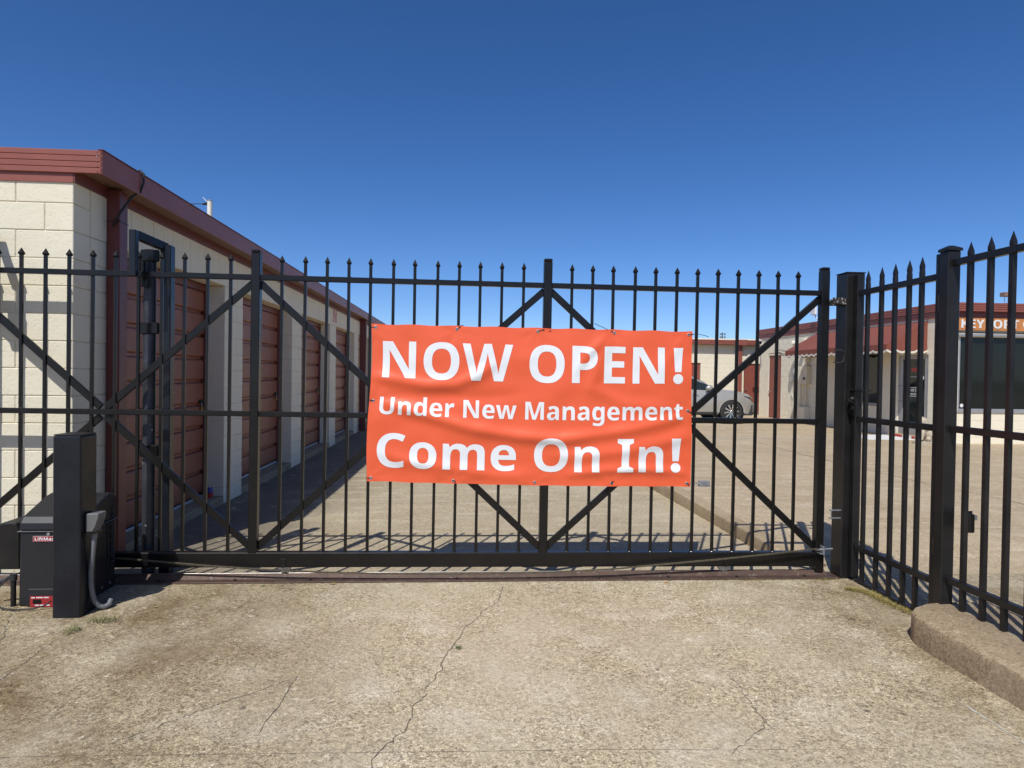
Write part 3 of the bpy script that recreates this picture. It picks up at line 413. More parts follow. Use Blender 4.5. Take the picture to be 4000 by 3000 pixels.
def stripe(pts, w):
    mb = MB(); n = len(pts)
    for i in range(n):
        a = Vector(pts[max(i-1, 0)]); q = Vector(pts[min(i+1, n-1)]); d = (q-a).normalized(); nr = Vector((-d.y, d.x))
        for s in (-1, 1):
            x, y = pts[i][0]+nr.x*w*s/2, pts[i][1]+nr.y*w*s/2; mb.v.append((x, y, lot_z(x, y)+.004))
    mb.f = [(2*i, 2*i+1, 2*i+3, 2*i+2) for i in range(n-1)]
    return mb.build('parking_line', M['white_line'], lot)
stripe([(3.2, 10.8), (5.08, 10.96), (6.08, 11.1), (7.37, 11.3), (8.79, 11.46)], .10)
stripe([(4.0, 14.75), (6.52, 15.0), (9.39, 15.42)], .10)

# ------------------------------------------------------------------ block walls
CH = .2023
def wall_cells(u0, u1, z0, z1, openings, pitch=.405, ch=CH):
    cells = []; i = 0; z = z0
    while z < z1-.02:
        h = min(ch, z1-z); off = 0 if i % 2 == 0 else -pitch/2; u = u0+off
        while u < u1-.02:
            segs = [(max(u, u0), min(u+pitch, u1))]
            for (a, b, c, d) in openings:
                if z+h/2 > c and z+h/2 < d:
                    ns = []
                    for s, e in segs:
                        if e <= a or s >= b: ns.append((s, e))
                        else:
                            if s < a: ns.append((s, a))
                            if e > b: ns.append((b, e))
                    segs = ns
            cells += [(s, e, z, z+h) for s, e in segs if e-s > .03]
            u += pitch
        z += h; i += 1
    return cells
def place_blocks(root, cells, axis, face, depth, mat, single, j=.004, stuff_name='block_courses'):
    """axis 'x': wall runs along x and faces -y; 'y+': runs along y and faces +x; 'y-': runs along y, faces -x"""
    rest = MB()
    for (s, e, z0, z1) in cells:
        w = round(e-s-j, 3); h = round(z1-z0-j, 3); cu = (s+e)/2; z = z0+j/2
        dj = random.uniform(-.0015, .0015)
        if axis == 'x': dims = (w, depth, h); cpos = (cu, face+depth/2+dj, z)
        elif axis == 'y+': dims = (depth, w, h); cpos = (face-depth/2+dj, cu, z)
        else: dims = (depth, w, h); cpos = (face+depth/2+dj, cu, z)
        if single((s, e, z0, z1)): inst('block', bevbox(*dims, .0045, mat), root, T(cpos))
        else: rest.box(cpos[0]-dims[0]/2, cpos[0]+dims[0]/2, cpos[1]-dims[1]/2, cpos[1]+dims[1]/2, cpos[2], cpos[2]+dims[2])
    if rest.v: o = rest.build(stuff_name, mat, root); o['kind'] = 'stuff'
def core(root, axis, face, thick, u0, u1, z0, z1, openings, mat, name='wall'):
    us = sorted({u0, u1, *[a for o in openings for a in o[:2]]}); zs = sorted({z0, z1, *[a for o in openings for a in o[2:]]})
    us = [u for u in us if u0 <= u <= u1]; zs = [z for z in zs if z0 <= z <= z1]; mb = MB()
    for i in range(len(us)-1):
        for k in range(len(zs)-1):
            cu = (us[i]+us[i+1])/2; cz = (zs[k]+zs[k+1])/2
            if any(a < cu < b and c < cz < d for a, b, c, d in openings): continue
            if axis == 'x': mb.box(us[i], us[i+1], face, face+thick, zs[k], zs[k+1])
            elif axis == 'y+': mb.box(face-thick, face, us[i], us[i+1], zs[k], zs[k+1])
            else: mb.box(face, face+thick, us[i], us[i+1], zs[k], zs[k+1])
    return mb.build(name, mat, root)

# ------------------------------------------------------------------ storage building on the left
SB = thing('storage_building', 'long cream block storage building with red roll-up doors and maroon fascia at left', 'building', (-3.5, .2, -.1))
Z0 = -.1; XW = -3.5; YE = 19.3
core(SB, 'x', .170, .20, -9, -3.512, Z0, 2.9, [], M['cream'])
B(-9, -3.86, .4, YE, Z0, 2.9).build('wall', M['cream'], SB)
place_blocks(SB, [(-3.5-(e+0), -3.5-s, a, b) for s, e, a, b in wall_cells(0, 3.1, Z0, 2.9, [])], 'x', .163, .22, M['cream'], lambda c: True)
piers = [(.39, .78)]+[(3.22+3.07*k, 3.86+3.07*k) for k in range(6)]
for i, (a, q) in enumerate(piers):
    B(-3.69, -3.508, a+.007, q-.007, Z0, 2.53).build('pier_core', M['cream'], SB)
    cells = []
    z = Z0; k = 0
    while z < 2.52:
        h = min(CH, 2.53-z)
        if i == 0: cells.append((a, q, z, z+h))
        else:
            m_ = a+(.42 if k % 2 else .215); cells += [(a, m_, z, z+h), (m_, q, z, z+h)]
        z += h; k += 1
    place_blocks(SB, cells, 'y+', XW, .2, M['cream'], lambda c: i <= 3)
cells = [(.39+.203*k, .39+.203*(k+1), 2.53, 2.9) for k in range(93)]
place_blocks(SB, cells, 'y+', XW, .2, M['cream'], lambda c: c[0] < 10.4, j=.005, stuff_name='lintel_blocks')
B(-3.69, -3.508, .39, YE, 2.537, 2.9).build('lintel_core', M['cream'], SB)
# door sills, slab lip
for i in range(6):
    a = piers[i][1]; q = piers[i+1][0]; zb = lane_z((a+q)/2)
    B(-3.9, -3.497, a+.003, q-.003, zb-.1, .012 if i == 0 else .0).build('door_sill', M['kerb'], SB, bevel=.008)
slat_prof = [(-.045, 0), (-.032, 0), (-.032, .016), (-.004, .030), (0, .045), (0, .238), (-.006, .25), (-.032, .258), (-.032, .27), (-.045, .27)]
slat = MB().prism(slat_prof, lambda a, b_, d: (a, d, b_), -1.195, 1.195).mesh('slat', M['rolldoor'])
for i in range(6):
    a = piers[i][1]; q = piers[i+1][0]; c = (a+q)/2
    door = MB(); door.box(-3.80, -3.775, a-.02, q+.02, .03, 2.53); door = door.build('door', M['rolldoor'], SB)
    if i == 4: tag(door, 'red roll-up door beside the second downspout')
    for k in range(9): inst('slat', slat, door, T((-3.728, c, .035+.27*k)))
    for y0, y1 in ((a, a+.045), (q-.045, q)): B(-3.74, -3.705, y0, y1, .0, 2.53).build('guide_rail', M['maroon'], door, bevel=.004)
    B(-3.74, -3.71, a+.046, q-.046, 2.45, 2.529).build('header', M['maroon'], door)
    B(-3.736, -3.722, a+.046, q-.046, .006, .034).build('bottom_seal', M['seal'], door)
    y = q-.13
    B(-3.735, -3.712, y-.05, y+.07, 1.13, 1.17).build('latch', M['black'], door, bevel=.004)
    pl = MB(); pl.box(-3.722, -3.700, y-.022, y+.022, 1.04, 1.085); pl = pl.build('padlock', M['brass'], door, bevel=.004)
    MB().tube([(-3.711, y-.014, 1.083), (-3.711, y-.014, 1.12), (-3.711, y, 1.135), (-3.711, y+.014, 1.12), (-3.711, y+.014, 1.083)], .004, 6).build('shackle', M['zinc'], pl, smooth=True)
# roof edge
B(-9.2, -3.30, .152, YE+.15, 3.05, 3.10).build('roof', M['zinc'], SB)
fa = B(-3.299, -3.285, .134, YE+.15, 2.945, 3.118).build('side_fascia', M['red'], SB, bevel=.002)
B(-3.307, -3.279, 13.35, 13.75, 2.925, 3.128).build('fascia_joint_cover', M['red'], SB, bevel=.003)
B(-3.315, -3.277, .131, YE+.15, 3.119, 3.125).build('edge_flashing', M['maroon'], SB)
B(-9.2, -3.301, .1425, .150, 2.948, 3.117).build('front_fascia', M['red'], SB)
for k in range(4): B(-9.2, -3.285, .134, .1422, 2.947+.0428*k+.0008, 2.947+.0428*(k+1)-.0008).build('fascia_rib', M['red'], SB, bevel=.004)
for k in range(5): MB().cyl((-3.32, .134, 2.967+.035*k), (-3.32, .130, 2.967+.035*k), .0045, 8).build('screw', M['zinc' if k == 3 else 'red'], SB)
B(-3.498, -3.301, .153, YE, 2.975, 2.98).build('soffit', M['soffit'], SB)
B(-3.499, -3.485, .152, YE, 2.885, 2.974).build('wall_trim', M['maroon'], SB)  # side trim coloured darker than the front trim to paint in its shade
B(-9.2, -3.5, .1515, .162, 2.882, 2.99).build('wall_trim', M['red'], SB)
def downspout(y0, y1, x1, zb):
    mb = MB().box(-3.497, x1, y0, y1, zb, 2.954)
    d = mb.build('downspout', M['maroon'], SB, bevel=.006)
    MB().box(-3.4985, x1+.004, y0-.004, y1+.004, 2.70, 2.706).build('strap', M['black'], d)
downspout(.60, .73, -3.395, .0); downspout(13.28, 13.42, -3.33, -.08)
me = sign_text('unit_letter', 'N', .30, M['pink'], SB, lambda u, v, d: (-3.496+d, 9.66+u, 2.60+v), .004, .36)
# black cable looped over the roof edge
o = MB().tube([(-3.42, .58, 2.66), (-3.36, .585, 2.78), (-3.31, .66, 2.92), (-3.265, .70, 2.97), (-3.25, .72, 3.05), (-3.255, .73, 3.125), (-3.285, .74, 3.155), (-3.34, .74, 3.14), (-3.5, .74, 3.095)], .009, 8).build('cable', M['rubber'], None, smooth=True)
tag(o, 'black cable looped over the maroon roof edge of the storage building', 'cable')
SB.location.x += .018
# pipe mast on the roof
t = thing('roof_mast', 'short white pipe mast with wire clamp on the storage roof', 'mast', (-4.2, 4.63, 3.05))
MB().cyl((-4.2, 4.63, 3.05), (-4.2, 4.63, 3.88), .034, 14).build('pole', M['offwhite'], t, smooth=rad(40))
MB().cyl((-4.2, 4.63, 3.88), (-4.2, 4.63, 3.90), .036, 14).build('cap', M['zinc'], t)
MB().cyl((-4.24, 4.63, 3.85), (-4.30, 4.63, 3.84), .022, 8, .012).build('clamp', M['black'], t)
MB().bar((-4.23, 4.62, 3.87), (-4.285, 4.61, 3.93), .02, .008).build('vane', M['offwhite'], t)
MB().tube([(-4.3, 4.63, 3.845), (-6, 4.8, 3.83), (-14, 5.5, 3.9)], .006, 5).build('wire', M['rubber'], t)
# oil can by the first pier
t = thing('oil_can', 'small blue and red oil can on the sill by the first pier', 'can', (-3.60, 3.1, .012))
MB().lathe([(0, .012), (.034, .012), (.037, .018), (.037, .07), (.0, .07)], (-3.60, 3.1, 0), n=18).build('lower_band', M['redcan'], t, smooth=rad(40))
MB().lathe([(0, .0705), (.037, .0705), (.037, .118), (.033, .128), (.012, .134), (0, .134)], (-3.60, 3.1, 0), n=18).build('upper_band', M['bluecan'], t, smooth=rad(40))
MB().cyl((-3.60, 3.1, .134), (-3.60, 3.1, .152), .012, 12).build('cap', M['white'], t)

# ------------------------------------------------------------------ sliding gate
GR = Matrix.Rotation(.0042, 4, 'Y')
SG = thing('sliding_gate', 'wide black steel sliding gate with spear pickets and diagonal braces', 'gate', (0, 0, .03), rot=None)
WM[SG.name] = GR @ T((0, 0, .03)); SG.matrix_basis = WM[SG.name]
def gp(mb, name, mat='black', bevel=.003, **k): return mb.build(name, M[mat], SG, bevel=bevel, rotm=GR, **k)
g_, s_ = .1823, .16; BW = 11*s_+2*g_
posts = [-2*BW, -BW, 0, BW+.02]
ZT, ZR, ZM, ZB = 2.35, 2.19, 1.20, .185
for i, x in enumerate(posts):
    w = .031
    p = gp(B(x-w, x+w, -w, w, ZB if i < 3 else .035, 2.365), 'post', bevel=.004)
    gp(B(x-w-.0012, x+w+.0012, -w-.0012, w+.0012, 2.3655, 2.388), 'post_cap', bevel=.008)
    if i == 3: gp(B(x-.029, x+.029, -.0325, -.0312, .05, 2.1), 'face_plate', bevel=0)
xl, xr = posts[0], posts[3]
for z, nm in ((ZR, 'top_rail'), (ZM, 'middle_rail')):
    for a, q in zip(posts[:-1], posts[1:]): gp(B(a+.0312, q-.0312, -.020, .020, z-.019, z+.019), nm, bevel=.003)
gp(B(xl-.1, xr-.032, -.032, .032, .085, .1935), 'bottom_beam', bevel=.006)
gp(B(xr+.0315, xr+.036, -.03, .03, .06, .25), 'end_plate', bevel=0)
pk = MB().box(-.0105, .0105, -.0105, .0105, 0, 2.305-.194).mesh('picket', M['black'], .002)
fin = MB()
ring = [(.0115, 0), (.0145, .004), (.0165, .012), (.0135, .018), (.0, .052)]
for r, z in ring: fin.v += [(-r, -r, z), (r, -r, z), (r, r, z), (-r, r, z)]
for i in range(4):
    for j in range(4): fin.f.append((i*4+j, i*4+(j+1) % 4, (i+1)*4+(j+1) % 4, (i+1)*4+j))
fin = fin.mesh('finial', M['finial'], fix=True)
weld = MB().lathe([(.016, 0), (.013, .004), (.0105, .0065)], (0, 0, 0), n=8).mesh('weld_bead', M['black'])
for bi in range(3):
    x0 = posts[bi]
    sp = (posts[bi+1]-posts[bi]-2*g_)/11 if bi < 2 else s_
    for k in range(12):
        x = x0+g_+sp*k+random.uniform(-.0015, .0015); rz = Matrix.Rotation(random.uniform(-.02, .02), 4, 'Z') @ Matrix.Rotation(random.uniform(-.0022, .0022), 4, 'Y')
        p = inst('picket', pk, SG, GR @ T((x, 0, .194)) @ rz)
        inst('finial', fin, p, GR @ T((x, 0, .194)) @ rz @ T((0, 0, 2.111)))
        for wz in (.1938, ZM+.0192, ZR+.0192): inst('weld_bead', weld, p, GR @ T((x, 0, wz)))
# diagonal braces: every bay has four, meeting at the middle rail
for a, q in zip(posts[:-1], posts[1:]):
    c = (a+q)/2
    for px, sx in ((a+.031, -1), (q-.031, 1)):
        for pz, mz in ((ZR-.045, ZM+.0195), (ZB+.045, ZM-.0195)):
            gp(MB().bar((px, .013, pz), (c+sx*.028, .013, mz+(.02 if pz > mz else -.02)), .052, .024, ref=(0, 1, 0), ext=.012) if False else MB().bar((px, .013, pz), (c+sx*.028, .013, mz+(.02 if pz > mz else -.02)), .024, .050, ref=(0, 0, 1), ext=.012), 'diagonal_brace', bevel=.003)
for x in (1.403, -1.9):
    w = MB().lathe([(.012, -.012), (.050, -.012), (.053, -.008), (.045, 0), (.053, .008), (.050, .012), (.012, .012)], (x, 0, .094), ax=(0, 1, 0), n=28); w = gp(w, 'track_wheel', 'zinc', 0, smooth=rad(40))
    for yy in (-.036, .036): MB().cyl((x, yy-.006, .10), (x, yy+.006, .10), .016, 12).build('axle_nut', M['black_rough'], w, rotm=GR)
    gp(B(x-.02, x+.02, -.038, -.0325, .09, .15), 'wheel_bracket', bevel=.002)
# chain anchor on the gate's end post
gp(B(xr-.02, xr+.02, -.075, -.0315, .19, .196), 'anchor_plate', 'zinc', .001)
gp(B(xr-.006, xr+.006, -.095, -.045, .19, .255), 'anchor_bracket', 'zinc', .001)
gp(MB().cyl((xr-.06, -.078, .226), (xr+.075, -.078, .234), .0065, 10), 'anchor_bolt', 'zinc', 0)

# drive chain
pts = [(-3.06, .182), (-2.915, .171), (-2.435, .125), (-1.967, .089), (-1.6, .071), (-1.168, .058), (-.7, .052), (-.25, .053), (.1, .061), (.533, .081), (.849, .11), (1.329, .149), (1.733, .188), (2.05, .221), (2.10, .227)]
def interp(x):
    for (a, b_), (c, d) in zip(pts[:-1], pts[1:]):
        if a <= x <= c: return b_+(d-b_)*(x-a)/(c-a)
    return pts[-1][1]
mb = MB(); x = pts[0][0]; i = 0
while x < 2.095:
    z = (interp(x-.03 if x > -3.02 else x)+interp(min(x+.03, 2.09))+interp(x))/3; x2 = x+.0125; z2 = (interp(x2-.03 if x2 > -3.02 else x2)+interp(min(x2+.03, 2.09))+interp(x2))/3
    w = .0042 if i % 2 else .0062
    for sgn in (-1, 1): mb.bar((x-.003, -.08+sgn*w, z), (x2+.003, -.08+sgn*w, z2), .0016, .0092, ref=(0, 0, 1))
    mb.bar((x, -.087, z), (x, -.073, z), .0062, .0062)
    x = x2; i += 1
o = mb.build('drive_chain', M['chain'], None); tag(o, 'sagging roller chain strung along the bottom of the sliding gate', 'chain')

# ground track
GT = thing('gate_track', 'rusty steel track bolted to the concrete under the sliding gate', 'track', (0, 0, 0))
B(-4.6, 2.27, -.108, .05, .001, .011).build('base_plate', M['rust'], GT, bevel=.002)
MB().prism([(-.042, .0115), (.042, .0115), (0.003, .044), (-.003, .044)], lambda a, b_, d: (d, a, b_), -4.6, 2.20).build('angle_rail', M['rust'], GT)
MB().prism([(-.0032, .0441), (.0032, .0441), (.0015, .0462), (-.0015, .0462)], lambda a, b_, d: (d, a, b_), -4.6, 1.9).build('worn_crest', M['worn_edge'], GT)
for k in range(13):
    x = -4.35+k*.53; bo = MB().lathe([(0, .022), (.006, .022), (.011, .018), (.011, .0112)], (x, -.066, 0), n=6).build('anchor_bolt', M['black_rough'], GT)

# ------------------------------------------------------------------ banner
BN = thing('banner', 'orange vinyl banner reading NOW OPEN tied to the sliding gate', 'banner', (-.09, -.05, .69))
def seg_d(u, v, path):
    best = 9; bt = 0; bs = 0; L = len(path)-1
    for i in range(L):
        ax, ay = path[i]; bx, by = path[i+1]; dx, dy = bx-ax, (by-ay)
        t = max(0, min(1, ((u-ax)*2.05*dx*2.05+(v-ay)*dy)/((dx*2.05)**2+dy*dy)))
        ex, ey = (u-ax-t*dx)*2.05, v-ay-t*dy; d = math.hypot(ex, ey)
        if d < best: best = d; bt = (i+t)/L
    return best, bt
FOLDS = [  # path in (u, v from the top), amplitude, width, fade at the ends
    ([(-.02, .325), (.08, .35), (.17, .375), (.26, .365), (.33, .30), (.39, .20)], .026, .036, .35),
    ([(.0, .475), (.10, .52), (.20, .575), (.32, .635), (.45, .675), (.58, .69), (.70, .68)], .036, .040, .5),
    ([(.0, .47), (.10, .45), (.22, .44), (.36, .44), (.5, .40)], -.014, .040, .5),
    ([(1.0, .53), (.92, .575), (.82, .62), (.70, .66), (.58, .685)], .025, .036, .5),
    ([(1.0, .50), (.9, .49), (.78, .46), (.68, .36), (.70, .2), (.745, .05)], .016, .040, .7),
    ([(.745, .04), (.70, .09), (.66, .17), (.62, .30)], .018, .028, .9),
    ([(.53, .80), (.66, .795), (.80, .76), (.93, .70), (1.0, .66)], .019, .040, .5),
    ([(.58, .93), (.72, .895), (.84, .885), (.94, .90), (1.0, .93)], .024, .032, .4),
    ([(.02, .80), (.12, .86), (.25, .90), (.38, .935), (.55, .94)], .018, .040, .5),
    ([(.005, .03), (.06, .10), (.10, .20)], .006, .03, .9), ([(.99, .03), (.95, .12), (.90, .25)], .008, .035, .9),
    ([(.265, .04), (.27, .12), (.33, .22)], .006, .03, .9), ([(.505, .04), (.50, .14), (.46, .25)], .006, .035, .9)]
PINS = [(u, v) for v in (.022, .978) for u in (.012, .26, .51, .75, .988)]+[(.012, .485), (.988, .51)]
def disp(u, v):
    h = 0
    for path, a, w, fade in FOLDS:
        a *= .70
        d, t = seg_d(u, v, path); e = ss(min(t, 1-t)/(fade/2+1e-6)*1.0+.15); h += a*math.exp(-(d/w)**2)*e
    h += .014*pnoise(Vector((u*5, v*3, 1.7)))+.006*pnoise(Vector((u*13, v*8, 4.2)))
    for pu, pv in PINS:      # tension creases fanning out of each grommet
        du, dv = (u-pu)*2.05, v-pv; r = math.hypot(du, dv)
        if r < .22: h += .0045*math.sin(math.atan2(dv, du)*7+pu*9)*math.exp(-(r/.085)**2)*min(1, r/.03)
    h += .012*math.sin(PI*v)*(.6+.4*math.sin(PI*u))
    pin = 1
    for pu, pv in PINS: pin *= 1-.85*math.exp(-(((u-pu)*2.05)**2+(v-pv)**2)/.0035)
    return h*pin
TL, TR, BL, BR = Vector((-1.284, 0, 1.879)), Vector((1.112, 0, 1.867)), Vector((-1.305, 0, .723)), Vector((1.115, 0, .688))
_dc = {}
def bpos(u, v, off=0):
    k = (round(u, 5), round(v, 5))
    if k not in _dc: _dc[k] = disp(u, v)
    p = TL*(1-u)*(1-v)+TR*u*(1-v)+BL*(1-u)*v+BR*u*v
    edge = -.012*math.sin(PI*u)*(v if v > .5 else 0)*0.9
    sc = .006*math.sin(u*8*PI)**2
    z = p.z+edge-sc*(1-v)**6+(sc+.004)*v**8*.5-.018*math.sin(PI*u)*math.sin(PI*v)
    x = p.x+.010*math.sin(v*2*PI)*((1-u)**8)-.006*math.sin(v*2*PI)*(u**8)
    return Vector((x, -.036-_dc[k]-off, z))
NU, NV = 128, 64
MB().grid(lambda u, v: bpos(u, v), NU, NV).build('sheet', M['banner'], BN, smooth=True)
def banner_text(txt, u0, u1, vbase, cap):
    W, H = 2.41, 1.165
    for word in text_words(txt, cap*H, (u1-u0)*W): banner_word(word, u0, vbase, W, H)
def banner_word(loops, u0, vbase, W, H):
    me = fill_loops(loops); bm = bmesh.new(); bm.from_mesh(me)
    bmesh.ops.remove_doubles(bm, verts=bm.verts, dist=1e-6)
    xs = [v.co.x for v in bm.verts]; ys = [v.co.y for v in bm.verts]
    for i in range(NU+1):
        xx = (i/NU-u0)*W
        if min(xs) < xx < max(xs): bmesh.ops.bisect_plane(bm, geom=bm.verts[:]+bm.edges[:]+bm.faces[:], plane_co=(xx, 0, 0), plane_no=(1, 0, 0), dist=1e-7)
    for j in range(NV+1):
        yy = (vbase-j/NV)*H
        if min(ys) < yy < max(ys): bmesh.ops.bisect_plane(bm, geom=bm.verts[:]+bm.edges[:]+bm.faces[:], plane_co=(0, yy, 0), plane_no=(0, 1, 0), dist=1e-7)
    mb = MB()
    bm.verts.ensure_lookup_table(); bm.verts.index_update()
    mb.v = [tuple(bpos(u0+v.co.x/W, vbase-v.co.y/H, .0016)) for v in bm.verts]; mb.f = [tuple(v.index for v in f.verts) for f in bm.faces]
    bm.free(); bpy.data.meshes.remove(me)
    return mb.build('lettering', M['print'], BN, smooth=True)
banner_text('NOW OPEN!', .034, .972, .335, .229)
banner_text('Under New Management', .032, .972, .566, .108)
banner_text('Come On In!', .030, .966, .905, .219)
gro = MB().lathe([(.0055, -.001), (.006, .0025), (.009, .003), (.0115, .0015), (.0115, -.001)], (0, 0, 0), ax=(0, -1, 0), n=16).mesh('grommet', M['zinc'], smooth=True)
hole = MB().lathe([(0, 0), (.0065, 0)], (0, 0, 0), ax=(0, -1, 0), n=12).mesh('grommet_hole', M['rubber'])
for (u, v) in PINS:
    p = bpos(u, v); gq = inst('grommet', gro, BN, T((p.x, p.y-.001, p.z))); inst('grommet_hole', hole, gq, T((p.x, p.y-.0012, p.z)))
def ties():
    L = {0: ('black zip tie at the banner top left corner', [(-.03, 0, 0), (-.045, .04, .0)]),
         1: ('black zip tie at the second grommet from the left on the banner top edge', [(.02, 0, .018), (.045, .02, .03), (.02, .05, .03)]),
         2: ('black zip tie at the middle grommet of the banner top edge', [(.04, 0, .012), (.09, .02, .02), (.14, .05, .02)]),
         3: ('long tailed black zip tie at the fourth grommet of the banner top edge', [(-.02, 0, .012), (-.06, .01, .03), (-.15, .02, .07)]),
         4: ('long tailed black zip tie at the banner top right corner', [(.03, .0, .004), (.08, .02, .008), (.14, .03, -.002), (.17, .04, -.012)]),
         5: ('black zip tie at the banner bottom left corner', [(-.02, 0, -.002), (-.04, .04, -.004)]),
         6: ('black zip tie at the second grommet of the banner bottom edge', [(.012, -.006, -.006), (.03, .02, -.012), (.03, .05, -.012)]),
         8: ('black zip tie at the fourth grommet of the banner bottom edge', [(.0, -.01, .01), (.02, .0, .016), (.03, .04, .016)]),
         9: ('black zip tie at the banner bottom right corner', [(.014, -.004, -.006), (.03, .01, -.012), (.045, .045, -.008)]),
         10: ('black zip tie at the banner left edge midway down', [(-.02, -.004, .002), (-.04, .04, .002)]),
         11: ('black zip tie at the banner right edge midway down', [(.02, -.004, -.008), (.05, .01, -.024), (.06, .05, -.026)])}
    for i, (lab, pp) in L.items():
        p = bpos(*PINS[i]); q = [p+Vector((0, -.004, 0))]+[p+Vector(a) for a in pp]
        o = MB().tube(q, .0022, 6); a = q[1]; o.box(a.x-.005, a.x+.005, a.y-.004, a.y+.004, a.z-.004, a.z+.004)
        tag(o.build('zip_tie', M['rubber'], None), lab, 'zip tie', 'zip ties holding the banner')
ties()
# small grey box wired to the gate beside the banner
t = thing('sensor_box', 'small grey metal box on a stem beside the banner bottom right corner', 'box', (1.235, 0, .69))
B(1.195, 1.274, -.02, .02, .692, .728).build('box', M['zinc'], t, bevel=.003)
MB().cyl((1.13, 0, .708), (1.195, 0, .711), .006, 8).build('stem', M['zinc'], t); B(1.19, 1.28, -.024, .024, .688, .692).build('flange', M['zinc'], t)

# ------------------------------------------------------------------ guide posts, bollard, gate operator
def guide(dx, label, rear=0.0):
    t = thing('gate_guide', label, 'gate guide', (-2.92+dx, .15, -.02), 'guide frames holding the sliding gate upright')
    x = dx
    B(-2.948+x, -2.898+x, -.135, -.085, 2.17, 2.495).build('front_leg', M['blue_black'], t, bevel=.006)
    xr_ = -2.948+x
    MB().bar((xr_+.025, -.0845, 2.468), (xr_+.125, .16, 2.425), .052, .06).build('top_arm', M['blue_black'], t, bevel=.005)
    B(-2.848+x+rear, -2.772+x+rear, .12, .20, -.02, 2.44).build('rear_post', M['blue_black'], t, bevel=.006)
    MB().cyl((-2.925+x+rear, .135, -.02), (-2.925+x+rear, .135, 2.40), .044, 18).build('pipe_sleeve', M['galv'], t, smooth=rad(40))
    MB().cyl((-2.925+x, .075, 2.12), (-2.925+x, .075, 2.30), .032, 16).build('roller', M['black'], t, smooth=rad(40))
    for z in (2.31, 1.78, .88): B(-2.972+x+rear, -2.846+x+rear, .084, .118, z, z+.085).build('clamp', M['black'], t, bevel=.006)
guide(0, 'blue-black gate guide frame with galvanised pipe over the gate near the storage corner')
t2 = thing('gate_guide', 'black gate guide bracket at the left edge of the photo', 'gate guide', (-3.98, -.1, 2.1), 'guide frames holding the sliding gate upright')
B(-4.00, -3.955, -.13, -.085, 2.30, 2.50).build('front_leg', M['blue_black'], t2, bevel=.006)
B(-4.04, -3.935, -.14, -.06, 2.08, 2.298).build('roller_box', M['black'], t2, bevel=.006)
MB().bar((-3.99, -.0845, 2.475), (-4.0, .12, 2.475), .052, .05).build('top_arm', M['blue_black'], t2, bevel=.005)
B(-4.2, -4.10, .06, .14, -.02, 2.50).build('rear_post', M['blue_black'], t2, bevel=.006); MB().bar((-4.1, .1, 2.475), (-3.97, .1, 2.475), .05, .05).build('cross_arm', M['blue_black'], t2, bevel=.005)

t = thing('bollard', 'square black steel bollard in front of the gate operator', 'bollard', (-3.0, -.65, 0))
B(-3.085, -2.92, -.74, -.56, -.02, 1.112).build('tube', M['blue_black'], t, bevel=.012, seg=3); B(-3.081, -2.924, -.736, -.564, 1.1125, 1.119).build('cap_plate', M['black_rough'], t)

OP = thing('gate_operator', 'black sliding gate operator with sloped lid and red maker label beside the bollard', 'gate operator', (-3.22, -.33, 0))
f2 = lambda a, b_, d: (d, a, b_)
MB().prism([(-.53, .0), (-.12, .0), (-.12, .475), (-.515, .475)], f2, -3.415, -3.028).build('housing', M['op'], OP, bevel=.012, seg=2)
lid = [(-.522, .479), (-.518, .53), (-.49, .565), (-.26, .655), (-.2, .668), (-.145, .66), (-.118, .63), (-.114, .479)]
MB().prism(lid, f2, -3.42, -3.023).build('lid', M['op'], OP, bevel=.014, seg=2)
MB().prism([(-.527, .4755), (-.110, .4755), (-.110, .4785), (-.527, .4785)], f2, -3.425, -3.018).build('lid_seam', M['pvc'], OP)
MB().prism([(-.545, .0), (-.531, .0), (-.531, .115), (-.538, .115)], f2, -3.352, -3.03).build('front_foot_panel', M['op'], OP, bevel=.004)
fr = lambda z: -.53+.015*z/.475
lb = B(-3.331, -3.14, fr(.43)-.007, fr(.43)-.002, .412, .448).build('maker_label', M['silver_lbl'], OP)
B(-3.3285, -3.1425, fr(.43)-.0085, fr(.43)-.007, .4145, .4455).build('label_face', M['redlabel'], lb)
sign_text('label_lettering', 'LiftMaster', .020, M['print'], lb, lambda u, v, d: (-3.318+u, fr(.43)-.0095+d*0, .4205+v), 0, .165)
lb = B(-3.330, -3.06, -.5505, -.5455, .004, .072).build('info_label', M['redlabel'], OP)
B(-3.312, -3.262, -.553, -.551, .026, .052).build('display_window', M['black'], lb)
for (x, z, w) in ((-3.322, .060, .022), (-3.292, .061, .040), (-3.246, .061, .03), (-3.30, .012, .025), (-3.27, .012, .022), (-3.24, .012, .03)):
    B(x, x+w, -.5515, -.5506, z, z+.006).build('label_print', M['print'], lb)
MB().cyl((-3.235, fr(.462)-.001, .462), (-3.235, fr(.462)-.012, .462), .010, 14).build('lid_bolt', M['zinc'], OP)
for y in (-.30, -.2): MB().cyl((-3.0275, y, .045), (-3.022, y, .045), .010, 12).build('side_bolt', M['zinc'], OP)
MB().tube([(-3.026, -.235, .47), (-3.024, -.23, .3), (-3.024, -.225, .07)], .004, 6).build('side_groove', M['rubber'], OP)
